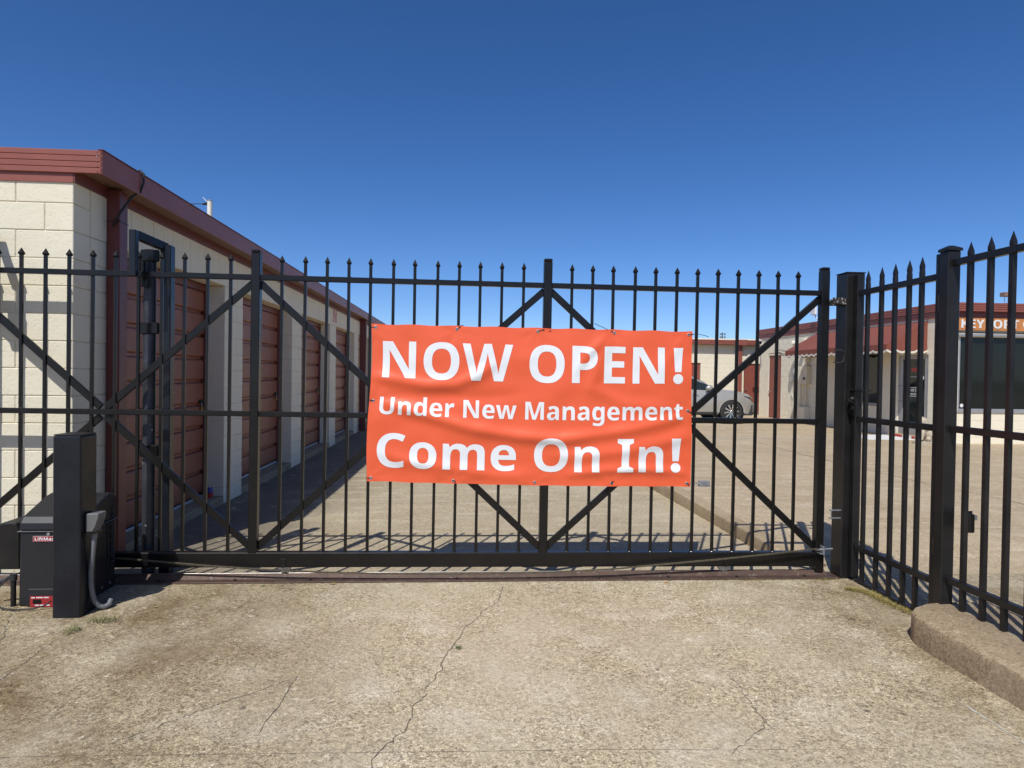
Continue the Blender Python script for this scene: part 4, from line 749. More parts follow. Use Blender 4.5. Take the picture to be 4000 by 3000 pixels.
# maker's name embossed down the side of the lid
sign_text('side_lettering', 'LiftMaster', .046, M['rubber'], OP, lambda u, v, d: (-3.021+d, -.20+v, .10+u), .002, .48)
MB().prism([(-3.60, .225), (-3.432, .225), (-3.432, .47), (-3.452, .525), (-3.55, .525), (-3.60, .47)], lambda a, b_, d: (a, d, b_), -.49, -.2).build('side_cabinet', M['black_rough'], OP, bevel=.008)
t = thing('conduit_stub', 'short black conduit stub and coupling rising from the concrete by the operator', 'conduit', (-3.45, -.52, 0))
MB().cyl((-3.45, -.52, -.01), (-3.45, -.52, .20), .0155, 12).build('pipe', M['black_rough'], t, smooth=rad(40)); MB().cyl((-3.45, -.52, .165), (-3.45, -.52, .205), .021, 14).build('coupling', M['rubber'], t, smooth=rad(40))
MB().tube([(-3.45, -.505, .18), (-3.50, -.49, .17), (-3.56, -.48, .14), (-3.60, -.47, .09)], .013, 10).build('elbow_pipe', M['galv'], t, smooth=True)
o = MB().tube([(-3.42, -.50, .21), (-3.47, -.545, .19), (-3.52, -.56, .12), (-3.52, -.575, .05), (-3.47, -.60, .014), (-3.38, -.615, .010), (-3.27, -.61, .014), (-3.21, -.595, .03), (-3.19, -.57, .05)], .0045, 7).build('loose_wire', M['rubber'], None, smooth=True); tag(o, 'thin black wire looping from the operator across the concrete', 'wire')
t = thing('outlet_box', 'grey weatherproof outlet box on the right side of the bollard', 'outlet box', (-2.88, -.65, .5))
B(-2.9185, -2.868, -.69, -.61, .51, .60).build('box', M['grey_plastic'], t, bevel=.004)
MB().prism([(-2.915, .515), (-2.875, .515), (-2.858, .545), (-2.84, .60), (-2.84, .628), (-2.915, .628)], lambda a, b_, d: (a, d, b_), -.697, -.603).build('flip_cover', M['grey_plastic'], t, bevel=.004)
B(-2.905, -2.865, -.70, -.60, .500, .513).build('gasket', M['black'], t); MB().cyl((-2.885, -.655, .468), (-2.885, -.655, .50), .019, 14).build('fitting', M['pvc'], t, smooth=rad(40))
mb = MB(); path = [(-2.885, -.655, .475), (-2.888, -.655, .42), (-2.896, -.655, .34), (-2.906, -.65, .25), (-2.908, -.645, .17), (-2.902, -.64, .11), (-2.892, -.63, .06), (-2.875, -.615, .028), (-2.852, -.60, .017), (-2.835, -.575, .026), (-2.838, -.545, .05)]
P = []
for i in range(len(path)-1):
    for k in range(8): P.append(Vector(path[i]).lerp(Vector(path[i+1]), k/8))
mb.tube(P, [.0145+.0008*(i % 2) for i in range(len(P))], 12)
o = mb.build('flexible_conduit', M['pvc'], None, smooth=True); tag(o, 'grey flexible conduit hanging from the outlet box to the ground', 'conduit')

# ------------------------------------------------------------------ receiver post, walk gate and fence on the right
RP = thing('receiver_post', 'thick square black receiver post where the sliding gate closes', 'post', (2.35, -.02, 0))
B(2.28, 2.425, -.095, .05, -.03, 2.33).build('tube', M['black_rough'], RP, bevel=.006); B(2.277, 2.428, -.098, .053, 2.3305, 2.337).build('cap_plate', M['black_rough'], RP)
for z in (2.09,):
    for y in (-.09, .03): B(2.175, 2.279, y-.005, y+.005, z, z+.05).build('catch_plate', M['worn_black'], RP, bevel=.002)
    B(2.26, 2.2795, -.0845, .0245, z, z+.05).build('catch_back', M['black_rough'], RP)
for z in (.46, .52): MB().cyl((2.19, -.08, z), (2.279, -.08, z), .006, 8).build('catch_pin', M['zinc'], RP)
MB().tube([(2.18, -.105, 1.74), (2.23, -.12, 1.742), (2.262, -.11, 1.725), (2.266, -.10, 1.69), (2.255, -.11, 1.655), (2.22, -.12, 1.645), (2.18, -.105, 1.65)], .0045, 6).build('wire_loop', M['rubber'], RP, smooth=True)
MB().bar((2.205, -.08, .46), (2.205, -.08, .52), .008, .004).build('catch_link', M['zinc'], RP)
WG = thing('walk_gate', 'narrow black pedestrian gate between the receiver post and the capped post', 'gate', (2.35, -.57, 0))
def wp(mb, n, mat='black_rough', bev=.003, par=None): return mb.build(n, M[mat], par or WG, bevel=bev)
wp(B(2.327, 2.377, -.160, -.110, .03, 2.31), 'latch_stile', bev=.004); wp(B(2.313, 2.353, -1.036, -.996, .03, 2.305), 'hinge_stile', bev=.004)
for z, n in ((2.17, 'top_rail'), (1.225, 'middle_rail'), (.265, 'lower_rail')): wp(B(2.333, 2.371, -.9945, -.1605, z-.02, z+.02), n)
wp(B(2.338, 2.366, -.9945, -.1605, .012, .03), 'bottom_bar')
sp = MB(); rr = [(.0125, .0, .0125), (.0125, 2.200, .0125), (.0098, 2.214, .0125), (.0118, 2.228, .0125), (.0122, 2.242, .011), (.0, 2.302, .0)]
for a, z, b_ in rr: sp.v += [(-a, -b_, z), (a, -b_, z), (a, b_, z), (-a, b_, z)]
for i in range(len(rr)-1):
    for j in range(4): sp.f.append((i*4+j, i*4+(j+1) % 4, (i+1)*4+(j+1) % 4, (i+1)*4+j))
sp.f.append((3, 2, 1, 0)); spear = sp.mesh('picket', M['black_rough'])
for y in (-.248, -.408, -.555, -.70, -.822): inst('picket', spear, WG, T((2.352, y, .025)))
lv = wp(MB().lathe([(0, .0), (.026, .0), (.028, .006), (.018, .012), (.012, .03), (0, .03)], (2.3265, -.137, 1.375), ax=(-1, 0, 0), n=18), 'lever_rose', 'black_rough', 0)
wp(MB().tube([(2.30, -.137, 1.375), (2.285, -.145, 1.372), (2.280, -.175, 1.36), (2.283, -.205, 1.345)], .008, 8), 'lever', 'black', 0, lv)
wp(MB().lathe([(0, .0), (.023, .0), (.023, .008), (.017, .010), (.017, .016), (.012, .018), (0, .018)], (2.3265, -.137, 1.30), ax=(-1, 0, 0), n=18), 'lock_cylinder', 'black_rough', 0)
wp(B(2.318, 2.3265, -.165, -.105, 1.24, 1.42), 'lock_plate', 'black', .002); wp(B(2.32, 2.40, -.25, -.10, 1.435, 1.448), 'latch_tongue', 'black_rough', .002)
for z in (.45, 1.95): wp(MB().cyl((2.312, -1.040, z), (2.312, -1.040, z+.10), .009, 10), 'hinge', 'rust', 0)
PB = thing('fence_post', 'square black fence post with pyramid cap at the end of the kerb', 'post', (2.34, -1.08, .16))
B(2.30, 2.380, -1.122, -1.044, .10, 2.308).build('tube', M['black_rough'], PB, bevel=.005)
cp = MB(); c0, c1, c2, c3 = 2.293, 2.387, -1.129, -1.037
cp.add([(c0, c2, 2.3085), (c1, c2, 2.3085), (c1, c3, 2.3085), (c0, c3, 2.3085), (c0, c2, 2.325), (c1, c2, 2.325), (c1, c3, 2.325), (c0, c3, 2.325), (2.325, -1.098, 2.343), (2.355, -1.098, 2.343), (2.355, -1.068, 2.343), (2.325, -1.068, 2.343)],
       [(0, 3, 2, 1), (0, 1, 5, 4), (1, 2, 6, 5), (2, 3, 7, 6), (3, 0, 4, 7), (4, 5, 9, 8), (5, 6, 10, 9), (6, 7, 11, 10), (7, 4, 8, 11), (8, 9, 10, 11)])
cp.build('cap', M['black_rough'], PB, bevel=.002)
FN = thing('picket_fence', 'black spear-topped fence standing on the kerb at right', 'fence', (2.345, -2.5, .16))
for z, n in ((2.235, 'top_rail'), (1.232, 'middle_rail'), (.315, 'lower_rail')): B(2.326, 2.364, -5.2, -1.1225, z-.02, z+.02).build(n, M['black_rough'], FN, bevel=.003)
for k in range(26): inst('picket', spear, FN, T((2.345, -1.242-.1495*k, .163-.06)) @ Matrix.Scale(1.0, 4) @ Matrix.Diagonal((1.05, 1.05, (2.338-.103)/2.30, 1)))
t = thing('photo_eye', 'small black photo eye box on the fence beside the capped post', 'sensor', (2.39, -1.2, .62))
B(2.37, 2.42, -1.235, -1.19, .625, .735).build('housing', M['black'], t, bevel=.006); B(2.41, 2.44, -1.185, -1.18, .62, .745).build('bracket', M['black_rough'], t); B(2.40, 2.435, -1.23, -1.226, .70, .73).build('tab', M['zinc'], t)

# ------------------------------------------------------------------ office building
OB = thing('office_building', 'cream block office with ribbed maroon fascia and awning behind the walk gate', 'building', (11.1, 10.2, 0))
WX, WY0, WY1 = 11.1, 10.2, 20.6
west_open = [(18.81, 19.84, -.1, 2.47), (12.98, 14.7, .79, 2.30), (11.0, 12.17, -.1, 2.22)]
front_open = [(11.28, 14.05, .79, 2.64)]
core(OB, 'y-', WX+.008, .18, WY0+.2, WY1, -.05, 3.3, west_open, M['cream_o'])
core(OB, 'x', WY0+.008, .18, WX+.008, 16.5, -.05, 3.3, front_open, M['cream_o'])
wc = wall_cells(WY0+.2, WY1, -.05, 3.08, west_open); fc = wall_cells(WX, 16.5, -.05, 2.745, front_open)
place_blocks(OB, fc, 'x', WY0, .19, M['cream_o'], lambda c: c[0] < 13.2)
place_blocks(OB, wc, 'y-', WX, .19, M['cream_o'], lambda c: c[0] > 14.2 and c[0] < 20.7 and (c[3] < 2.6 or c[0] > 16.5))
B(WX+.3, 16.5, WY0+.35, WY1, 0, 3.1).build('interior_mass', M['cartrim'], OB)
def ribs(axis, face, u0, u1, z0, z1, n, name):
    h = (z1-z0)/n
    for k in range(n):
        a, b_ = z0+h*k+.006, z0+h*(k+1)-.004
        (B(u0, u1, face, face+.012, a, b_) if axis == 'x' else B(face, face+.012, u0, u1, a, b_)).build(name, M['red'], OB, bevel=.004)
ribs('x', 10.05, 11.03, 16.8, 3.185, 3.395, 4, 'fascia_rib'); ribs('y', 11.03, 10.063, 20.7, 3.225, 3.425, 4, 'fascia_rib')
B(11.045, 16.8, 10.064, 10.075, 3.18, 3.397).build('fascia_back', M['maroon'], OB); B(11.0435, 11.055, 10.08, 20.7, 3.22, 3.427).build('fascia_back', M['maroon'], OB)
B(11.056, 16.8, 10.08, 20.7, 3.36, 3.385).build('roof', M['zinc'], OB)
B(11.056, 11.09, 10.1, 20.6, 3.232, 3.24).build('soffit', M['soffit'], OB); B(11.1, 16.8, 10.08, 10.17, 3.19, 3.2).build('soffit', M['soffit'], OB)
B(11.07, 11.099, 10.2, 20.62, 3.065, 3.231).build('wall_trim', M['red'], OB); B(11.101, 16.6, 10.17, 10.199, 3.045, 3.189).build('wall_trim', M['maroon'], OB)
# sign board with lettering
sb = B(11.155, 14.2, 10.155, 10.197, 2.74, 3.04).build('sign_board', M['wood'], OB, bevel=.004)
sign_text('sign_lettering', 'KEYPORT O', .205, M['white'], sb, lambda u, v, d: (11.285+u, 10.149+d, 2.795+v), .006, 1.80)
def window(axis, face, u0, u1, z0, z1, mull, sgn, lab=None):
    fr = .055; mb = MB(); zz = [(u0, u0+fr, z0, z1), (u1-fr, u1, z0, z1), (u0+fr, u1-fr, z1-fr, z1), (u0+fr, u1-fr, z0, z0+fr)]+[(m_-fr/2, m_+fr/2, z0+fr, z1-fr) for m_ in mull]
    for a, b_, c, d in zz: mb.box(*((a, b_, face+.02, face+.09) if axis == 'x' else (face+.02, face+.09, a, b_)), c, d)
    w = mb.build('window', M['alu'], OB, bevel=.004)
    us = [u0+fr]+[q for m_ in mull for q in (m_-fr/2, m_+fr/2)]+[u1-fr]
    for a, b_ in zip(us[::2], us[1::2]):
        (B(a, b_, face+.052, face+.06, z0+fr, z1-fr) if axis == 'x' else B(face+.052, face+.06, a, b_, z0+fr, z1-fr)).build('pane', M['glass'], w)
    (B(u0-.03, u1+.03, face-.03, face+.02, z0-.035, z0) if axis == 'x' else B(face-.03, face+.02, u0-.03, u1+.03, z0-.035, z0)).build('sill', M['alu'], w, bevel=.004)
    return w
w = window('x', WY0, 11.28, 14.05, .79, 2.64, [12.665], 1); B(11.24, 14.1, 10.14, 10.2195, 2.60, 2.66).build('shutter_box', M['alu'], w, bevel=.005)
MB().lathe([(0, 0), (.045, 0)], (11.42, 10.2505, .92), ax=(0, -1, 0), n=18).build('round_sticker', M['white'], w)
window('y', WX, 12.98, 14.7, .79, 2.30, [13.85], -1)
for k in range(3): MB().tube([(11.2, 10.16, 2.705-.012*k), (12, 10.15, 2.695-.01*k), (13, 10.16, 2.70-.012*k), (14.5, 10.155, 2.69-.01*k)], .006, 5).build('wiring', M['rubber'], OB)
# glass entrance door
mb = MB(); X0, X1 = WX+.03, WX+.085
for a, b_, c, d in ((11.0, 11.045, 0, 2.22), (12.125, 12.17, 0, 2.22), (11.045, 12.125, 2.17, 2.22), (11.05, 11.16, .04, 2.165), (12.01, 12.12, .04, 2.165), (11.16, 12.01, 2.07, 2.165), (11.16, 12.01, .04, .26)): mb.box(X0, X1, a, b_, c, d)
gd = mb.build('entrance_door', M['alu'], OB, bevel=.004)
B(WX+.055, WX+.062, 11.16, 12.01, .26, 2.07).build('pane', M['glass'], gd)
MB().tube([(WX+.03, 12.06, .95), (WX-.03, 12.06, .97), (WX-.03, 12.06, 1.35), (WX+.03, 12.06, 1.37)], .012, 8).build('pull_handle', M['alu'], gd, smooth=True)
fwst = lambda y0, z0: (lambda u, v, d: (WX+.0535, y0-u, z0+v))
sign_text('decal_lettering', 'NO CASH', .075, M['white'], gd, fwst(11.72, 1.22), 0, .42); sign_text('decal_lettering', 'ACCEPTED', .05, M['white'], gd, fwst(11.72, 1.13), 0, .42)
for z in (1.32, 1.09, 1.60): B(WX+.0525, WX+.0538, 11.28, 11.74, z, z+.012).build('decal_line', M['white'], gd)
B(WX+.0525, WX+.0538, 11.3, 11.7, 1.74, 1.84).build('decal_banner', M['redcan'], gd); MB().lathe([(0, 0), (.05, 0)], (WX+.0528, 11.26, 1.58), ax=(-1, 0, 0), n=16).build('round_sticker', M['white'], gd)
st = B(WX-.22, WX+.03, 10.95, 12.2, -.02, .085).build('door_step', M['kerb'], OB, bevel=.008)
for a, b_, mt in ((11.02, 11.25, 'redstripe'), (11.26, 11.62, 'white'), (11.63, 12.15, 'redstripe')): B(WX-.224, WX-.2205, a, b_, .02, .075).build('edge_tape', M[mt], st)
B(WX-1.5, WX-.225, 11.05, 12.3, -.02, .012).build('landing', M['white'], OB)
# red service door
dr = B(WX+.03, WX+.07, 18.84, 19.81, .01, 2.44).build('service_door', M['door_red'], OB, bevel=.004)
MB().cyl((WX+.03, 19.72, 1.0), (WX-.04, 19.72, 1.0), .025, 12).build('knob', M['zinc'], dr); B(WX-.002, WX+.06, 18.81, 18.838, 0, 2.47).build('door_frame', M['door_red'], dr); B(WX-.002, WX+.06, 19.812, 19.84, 0, 2.47).build('door_frame', M['offwhite'], dr)
B(WX-.002, WX+.06, 18.84, 19.81, 2.442, 2.47).build('door_frame', M['door_red'], dr)
for z in (.3, 1.2, 2.1): B(WX+.015, WX+.029, 18.842, 18.87, z, z+.1).build('hinge', M['door_red'], dr)
for y0, y1 in ((13.5, 16.3),): pass
# awning over window and entrance
aw = MB(); A0, A1, AX = 11.05, 16.35, WX-1.08; zt, zf = 3.03, 2.42
aw.add([(WX-.004, A0, zt), (AX, A0, zf), (AX, A1, zf), (WX-.004, A1, zt), (WX-.004, A0, zf), (WX-.004, A1, zf)], [(0, 1, 2, 3), (0, 4, 1), (3, 2, 5)])
aw = aw.build('awning', M['awning'], OB)
def valance(p, q, n):
    mb = MB(); tr = MB(); p = Vector(p); q = Vector(q); d = (q-p); nn = d.normalized().cross(Vector((0, 0, 1)))*.004; k = n*10
    for i in range(k+1):
        a = p+d*i/k; ph = (i % 10)/10.; dz = .13+.045*math.sin(PI*ph)
        mb.v += [tuple(a), tuple(a-Vector((0, 0, dz)))]; tr.v += [tuple(a-Vector((0, 0, dz-.004))+nn), tuple(a-Vector((0, 0, dz+.05))+nn)]
    mb.f = tr.f = [(2*i, 2*i+1, 2*i+3, 2*i+2) for i in range(k)]
    v = mb.build('valance', M['awning'], aw); tr.build('valance_trim', M['offwhite'], v) if False else tr.build('valance_trim', M['offwhite'], aw)
valance((AX-.002, A1, zf), (AX-.002, A0, zf), 19); valance((AX, A0-.002, zf), (WX, A0-.002, zf), 4); valance((WX, A1+.002, zf), (AX, A1+.002, zf), 4)
for y in (12.4, 13.7, 15.0): MB().tube([(WX-.02, y, zt-.01), (AX+.01, y, zf+.005)], .006, 5).build('canvas_seam', M['awning'], aw)
B(WX-.03, WX-.005, A0, A1, zt+.002, zt+.03).build('head_bar', M['alu'], aw)
# fittings on the west wall
t = thing('electric_panel', 'beige electrical panel with conduits under the far end of the awning', 'electrical box', (WX, 17.05, 0))
B(WX-.16, WX-.002, 16.66, 17.5, 1.33, 1.95).build('cabinet', M['beige'], t, bevel=.008); B(WX-.172, WX-.161, 16.98, 17.42, 1.37, 1.91).build('cover', M['cream_o'], t, bevel=.003); B(WX-.19, WX-.162, 16.76, 16.86, 1.48, 1.56).build('meter_window', M['cartrim'], t)
MB().cyl((WX-.08, 16.85, .0), (WX-.08, 16.85, 1.33), .035, 12).build('conduit', M['beige'], t, smooth=rad(40)); MB().cyl((WX-.08, 16.80, 1.95), (WX-.08, 16.80, 2.6), .04, 12).build('conduit', M['beige'], t, smooth=rad(40)); MB().cyl((WX-.08, 17.2, .5), (WX-.08, 17.2, 1.33), .03, 12).build('conduit', M['beige'], t, smooth=rad(40))
B(WX-.2, WX-.002, 16.7, 17.45, -.02, .55).build('lower_cabinet', M['cream_o'], t, bevel=.008); B(WX-.14, WX-.01, 16.72, 16.9, 2.1, 2.35).build('junction_box', M['beige'], t, bevel=.006)
t = thing('phone_box', 'small grey utility box with hanging wire left of the electrical panel', 'utility box', (WX, 17.85, 1.4))
B(WX-.12, WX-.002, 17.72, 17.99, 1.40, 1.72).build('box', M['zinc'], t, bevel=.01); MB().cyl((WX-.06, 17.8, 1.72), (WX-.06, 17.8, 1.84), .02, 8).build('stub', M['zinc'], t)
MB().tube([(WX-.06, 17.85, 1.4), (WX-.05, 17.83, 1.2), (WX-.05, 17.92, 1.02), (WX-.04, 17.8, .9), (WX-.04, 17.86, .7)], .012, 6).build('wire', M['white'], t, smooth=True)
t = thing('security_camera', 'white bullet security camera at the far corner of the office', 'camera', (WX, 20.45, 2.95))
MB().cyl((WX-.18, 20.35, 2.93), (WX-.32, 19.9, 2.88), .075, 14).build('housing', M['white'], t, smooth=rad(40)); MB().cyl((WX-.321, 19.897, 2.88), (WX-.326, 19.88, 2.878), .055, 14).build('lens', M['glass'], t); MB().bar((WX, 20.35, 2.85), (WX-.22, 20.3, 2.88), .05, .05).build('arm', M['white'], t); MB().bar((WX-.17, 20.4, 3.02), (WX-.36, 19.82, 2.965), .17, .012).build('sun_shield', M['white'], t)
t = thing('roof_antenna', 'white panel antenna on a bent pipe above the office roof edge', 'antenna', (10.7, 15.75, 3.2))
B(10.80, 10.88, 15.96, 16.24, 3.62, 3.92).build('panel', M['white'], t, bevel=.02, seg=2)
MB().tube([(10.88, 16.1, 3.64), (10.90, 16.08, 3.54), (10.94, 15.92, 3.44), (10.98, 15.8, 3.36), (11.0, 15.72, 3.30)], .022, 10).build('bent_pipe', M['white'], t, smooth=True); B(10.99, 11.028, 15.6, 15.85, 3.25, 3.38).build('mount', M['white'], t, bevel=.01)
MB().tube([(11.0, 15.75, 3.27), (11.02, 15.8, 3.1), (11.06, 16.2, 2.96)], .01, 6).build('lead_wire', M['white'], t)
MB().lathe([(0, .06), (.07, .045), (.11, .01), (.115, 0), (0, 0)], (11.05, 16.25, 2.90), ax=(-.5, -.2, .3), n=18).build('small_dish', M['white'], t, smooth=rad(50))
t = thing('flood_lamp', 'cream twin-head flood lamp on the office wall above the awning', 'lamp', (11.05, 17.05, 2.8))
MB().cyl((WX-.001, 17.1, 2.8), (WX-.06, 17.1, 2.8), .10, 16).build('base', M['offwhite'], t, smooth=rad(40)); MB().tube([(WX-.28, 16.85, 2.74), (WX-.12, 17.0, 2.80)], [.11, .06], 14).build('lamp_head', M['offwhite'], t, smooth=rad(40)); MB().tube([(WX-.28, 17.4, 2.74), (WX-.12, 17.2, 2.80)], [.10, .06], 14).build('lamp_head', M['offwhite'], t, smooth=rad(40))
o = MB().tube([(WX-.02, 19.3, 2.62), (WX-.04, 18.6, 2.52), (WX-.04, 18.0, 2.50), (WX-.04, 17.6, 2.56), (WX-.03, 17.15, 2.72)], .014, 6).build('drooping_cable', M['grey_plastic'], None, smooth=True); tag(o, 'grey cable drooping along the office wall above the service door', 'cable')
t = thing('roof_floodlight', 'boxy brown floodlight on a bracket above the office roof', 'floodlight', (14.9, 13, 3.36))
B(14.745, 15.10, 12.9, 13.1, 3.955, 4.075).build('head', M['soffit'], t, bevel=.01); MB().cyl((14.82, 13, 3.955), (14.82, 13, 3.76), .012, 8).build('bracket', M['zinc'], t); MB().cyl((15.0, 13, 3.955), (15.0, 13, 3.36), .02, 8).build('bracket', M['zinc'], t); MB().cyl((14.82, 13, 3.765), (15.0, 13, 3.765), .012, 8).build('bracket', M['zinc'], t)
# stone lion by the entrance
LN = thing('stone_lion', 'weathered cast stone lion statue beside the office entrance', 'statue', (10.33, 10.02, 0))
B(10.13, 10.55, 9.85, 10.2, -.01, .07).build('plinth', M['stone'], LN, bevel=.01)
me = bpy.data.meshes.new('lion_body')
sk = [((10.40, 10.04, .20), .13), ((10.34, 10.03, .32), .125), ((10.29, 10.02, .43), .115), ((10.25, 10.01, .54), .10), ((10.20, 10.0, .575), .085), ((10.14, 9.99, .555), .05),
      ((10.22, 9.94, .28), .05), ((10.20, 9.93, .15), .042), ((10.17, 9.93, .09), .045), ((10.22, 10.10, .28), .05), ((10.20, 10.11, .15), .042), ((10.17, 10.11, .09), .045),
      ((10.40, 9.92, .15), .08), ((10.30, 9.90, .095), .05), ((10.40, 10.15, .15), .08), ((10.30, 10.17, .095), .05), ((10.255, 9.95, .63), .028), ((10.255, 10.06, .63), .028)]
ed = [(0, 1), (1, 2), (2, 3), (3, 4), (4, 5), (2, 6), (6, 7), (7, 8), (2, 9), (9, 10), (10, 11), (0, 12), (12, 13), (0, 14), (14, 15), (4, 16), (4, 17)]
org = Vector((10.33, 10.02, .07)); me.from_pydata([Vector(p)-org for p, r in sk], ed, [])
o = bpy.data.objects.new('lion_body', me); COL.objects.link(o); md = o.modifiers.new('s', 'SKIN'); o.modifiers.new('d', 'SUBSURF').levels = 2
for v, (p, r) in zip(me.skin_vertices[0].data, sk): v.radius = (r, r)
me.skin_vertices[0].data[0].use_root = True
m2 = bpy.data.meshes.new_from_object(o.evaluated_get(bpy.context.evaluated_depsgraph_get())); bpy.data.objects.remove(o)
for v in m2.vertices: v.co += v.normal*(.008*pnoise((v.co)*22)+.012*abs(pnoise(v.co*9)) if v.co.z > .33 else .004*pnoise(v.co*20))
m2.materials.clear(); m2.materials.append(M['stone']); m2.name = 'lion_body'
inst('body', m2, LN, T(org))

# ------------------------------------------------------------------ far storage building
FB = thing('far_storage_building', 'low cream block storage building far behind the parked car', 'building', (4, 23, 0))
fo = [(8.62, 9.57, -.1, 2.20), (11.5, 12.4, -.1, 2.18), (5.2, 6.15, -.1, 2.2)]
core(FB, 'x', 23.01, .2, -9, 13.2, -.1, 3.2, fo, M['cream'])
place_blocks(FB, wall_cells(-9, 13.2, -.1, 2.95, fo), 'x', 23.0, .19, M['cream'], lambda c: c[0] > 8.9 and c[1] < 12.6)
B(-9, 13.2, 23.4, 28, -.1, 3.0).build('interior_mass', M['cartrim'], FB)
for k in range(3): B(-9.2, 13.4, 22.72, 22.735, 2.935+.068*k, 2.995+.068*k).build('fascia_rib', M['red'], FB, bevel=.005)
B(-9.2, 13.4, 22.736, 22.75, 2.925, 3.135).build('fascia_back', M['maroon'], FB); B(-9.2, 13.4, 22.751, 28, 3.08, 3.11).build('roof', M['zinc'], FB); B(-9.2, 13.4, 22.751, 22.99, 2.955, 2.965).build('soffit', M['soffit'], FB)
B(11.20, 11.36, 22.86, 22.995, 0, 2.95).build('downspout', M['red'], FB, bevel=.01); B(11.12, 11.52, 22.69, 22.72, 2.91, 3.15).build('downspout_head', M['red'], FB, bevel=.006)
for a, b_, c, d in fo:
    dr = B(a+.02, b_-.02, 23.05, 23.09, 0, d).build('service_door', M['door_red'], FB, bevel=.004); B(a, a+.019, 22.99, 23.09, 0, d).build('door_frame', M['maroon'], dr); MB().cyl((a+.1, 23.05, 1.0), (a+.1, 22.99, 1.0), .03, 10).build('knob', M['zinc'], dr)
    for k in range(5): B(a+.42, b_-.15, 23.03, 23.049, .9+.045*k, .925+.045*k).build('vent_louver', M['maroon'], dr)
# stadium lights far beyond
t = thing('stadium_light', 'distant stadium light pole with four lamps above the far roof', 'light pole', (49.1, 120, -.45))
MB().tube([(49.1, 120, -.45), (49.1, 120, 10.2)], [.16, .09], 10).build('pole', M['galv'], t)
for x in (-.42, .42):
    for z in (9.35, 9.95):
        l = MB().lathe([(0, 0), (.12, .02), (.22, .2), (.22, .24), (0, .24)], (49.1+x, 120, z), ax=(0, -.85, -.5), n=16).build('lamp', M['galv'], t, smooth=rad(40)); MB().lathe([(0, .245), (.2, .245)], (49.1+x, 120, z), ax=(0, -.85, -.5), n=16).build('lens', M['white'], l)
for z in (9.4, 10.0): MB().bar((48.6, 120.02, z), (49.6, 120.02, z), .06, .06).build('cross_arm', M['galv'], t)

# ------------------------------------------------------------------ parked silver SUV (front to +X)
CARX, CARY = 6.56, 16.87
CR_ = thing('parked_car', 'silver SUV parked in front of the far storage building, half behind the banner', 'car', (CARX, CARY, .02))
RW = .375; AX_F, AX_R = 1.50, -1.42; ARCH = .425
def tbl(x, t):
    for (a, b_), (c, d) in zip(t[:-1], t[1:]):
        if a <= x <= c: k = (x-a)/(c-a); k = k*k*(3-2*k)*.5+k*.5; return b_+(d-b_)*k
    return t[0][1] if x < t[0][0] else t[-1][1]
HW = [(-2.42, .70), (-2.3, .84), (-1.9, .92), (-1, .94), (1, .94), (1.7, .93), (2.1, .86), (2.3, .74), (2.40, .60)]
ZTOP = [(-2.42, .80), (-2.38, 1.02), (-2.25, 1.25), (-2.05, 1.50), (-1.5, 1.66), (-.6, 1.71), (.0, 1.68), (.22, 1.60), (.6, 1.40), (1.05, 1.14), (1.35, 1.10), (1.8, 1.06), (2.15, .98), (2.32, .88), (2.40, .74)]
ZSH = [(-2.42, .74), (-2.3, .98), (-1.8, 1.07), (0, 1.05), (1.1, 1.04), (1.6, 1.00), (2.1, .90), (2.32, .80), (2.40, .66)]
def zbot(x):
    z = .30+.05*ss((x-1.9)/.5)+.06*ss((-1.9-x)/.5)
    for a in (AX_F, AX_R):
        d = abs(x-a)
        if d < ARCH: z = max(z, RW+math.sqrt(max(0, ARCH*ARCH-d*d))-.01)
    return z
def section(x):
    w = tbl(x, HW); zt = tbl(x, ZTOP); zs = min(tbl(x, ZSH), zt-.02); zb = min(zbot(x), zs-.1); P = []
    for t in (0, .12, .3, .5, .7, .88, 1):
        z = zb+(zs-zb)*t; q = (z-.30)/max(.2, zs-.30)
        y = w-.05*max(0, 1-q*3.2)-.012*math.sin(q*PI*2.1)-.05*max(0, q-.62)/.38; P.append((y, z))
    gh = max(0, zt-zs-.10); k = min(1, gh/.35); y0 = P[-1][0]
    for t in (.06, .3, .55, .78):
        P.append((y0-.03-(.30*t*k+.10*t*(1-k)), zs+(zt-zs)*(t*.86+.02)))
    P += [(w-.30-.15*k, zt-.014-.021*k), (w*.45-.06*k, zt-.006), (0, zt)]
    return P
xs = sorted(set([round(-2.42+4.82*i/60, 3) for i in range(61)]+[round(a+ARCH*math.cos(t*PI/22), 3) for a in (AX_F, AX_R) for t in range(23)]+[-2.36, 2.37, 2.395]))
secs = [section(x) for x in xs]; nS = len(secs[0])
def cw(x, y, z): return (CARX+x, CARY-y, .02+z)     # y>0 is the side towards the camera
mb = MB()
for side in (1, -1):
    base_i = len(mb.v)
    for x, S_ in zip(xs, secs): mb.v += [cw(x, y*side, z) for y, z in S_]
    for i in range(len(xs)-1):
        for j in range(nS-1): mb.f.append((base_i+i*nS+j, base_i+i*nS+j+1, base_i+(i+1)*nS+j+1, base_i+(i+1)*nS+j))
for i in (0, len(xs)-1):
    a = [cw(xs[i], y, z) for y, z in secs[i]]+[cw(xs[i], -y, z) for y, z in reversed(secs[i][:-1])]; n0 = len(mb.v); mb.v += a; mb.f.append(tuple(range(n0, n0+len(a))))
body = mb.build('body', M['carpaint'], CR_, smooth=rad(38))
B(CARX-2.3, CARX+2.25, CARY-.80, CARY+.80, .28, .62).build('underbody', M['cartrim'], CR_)
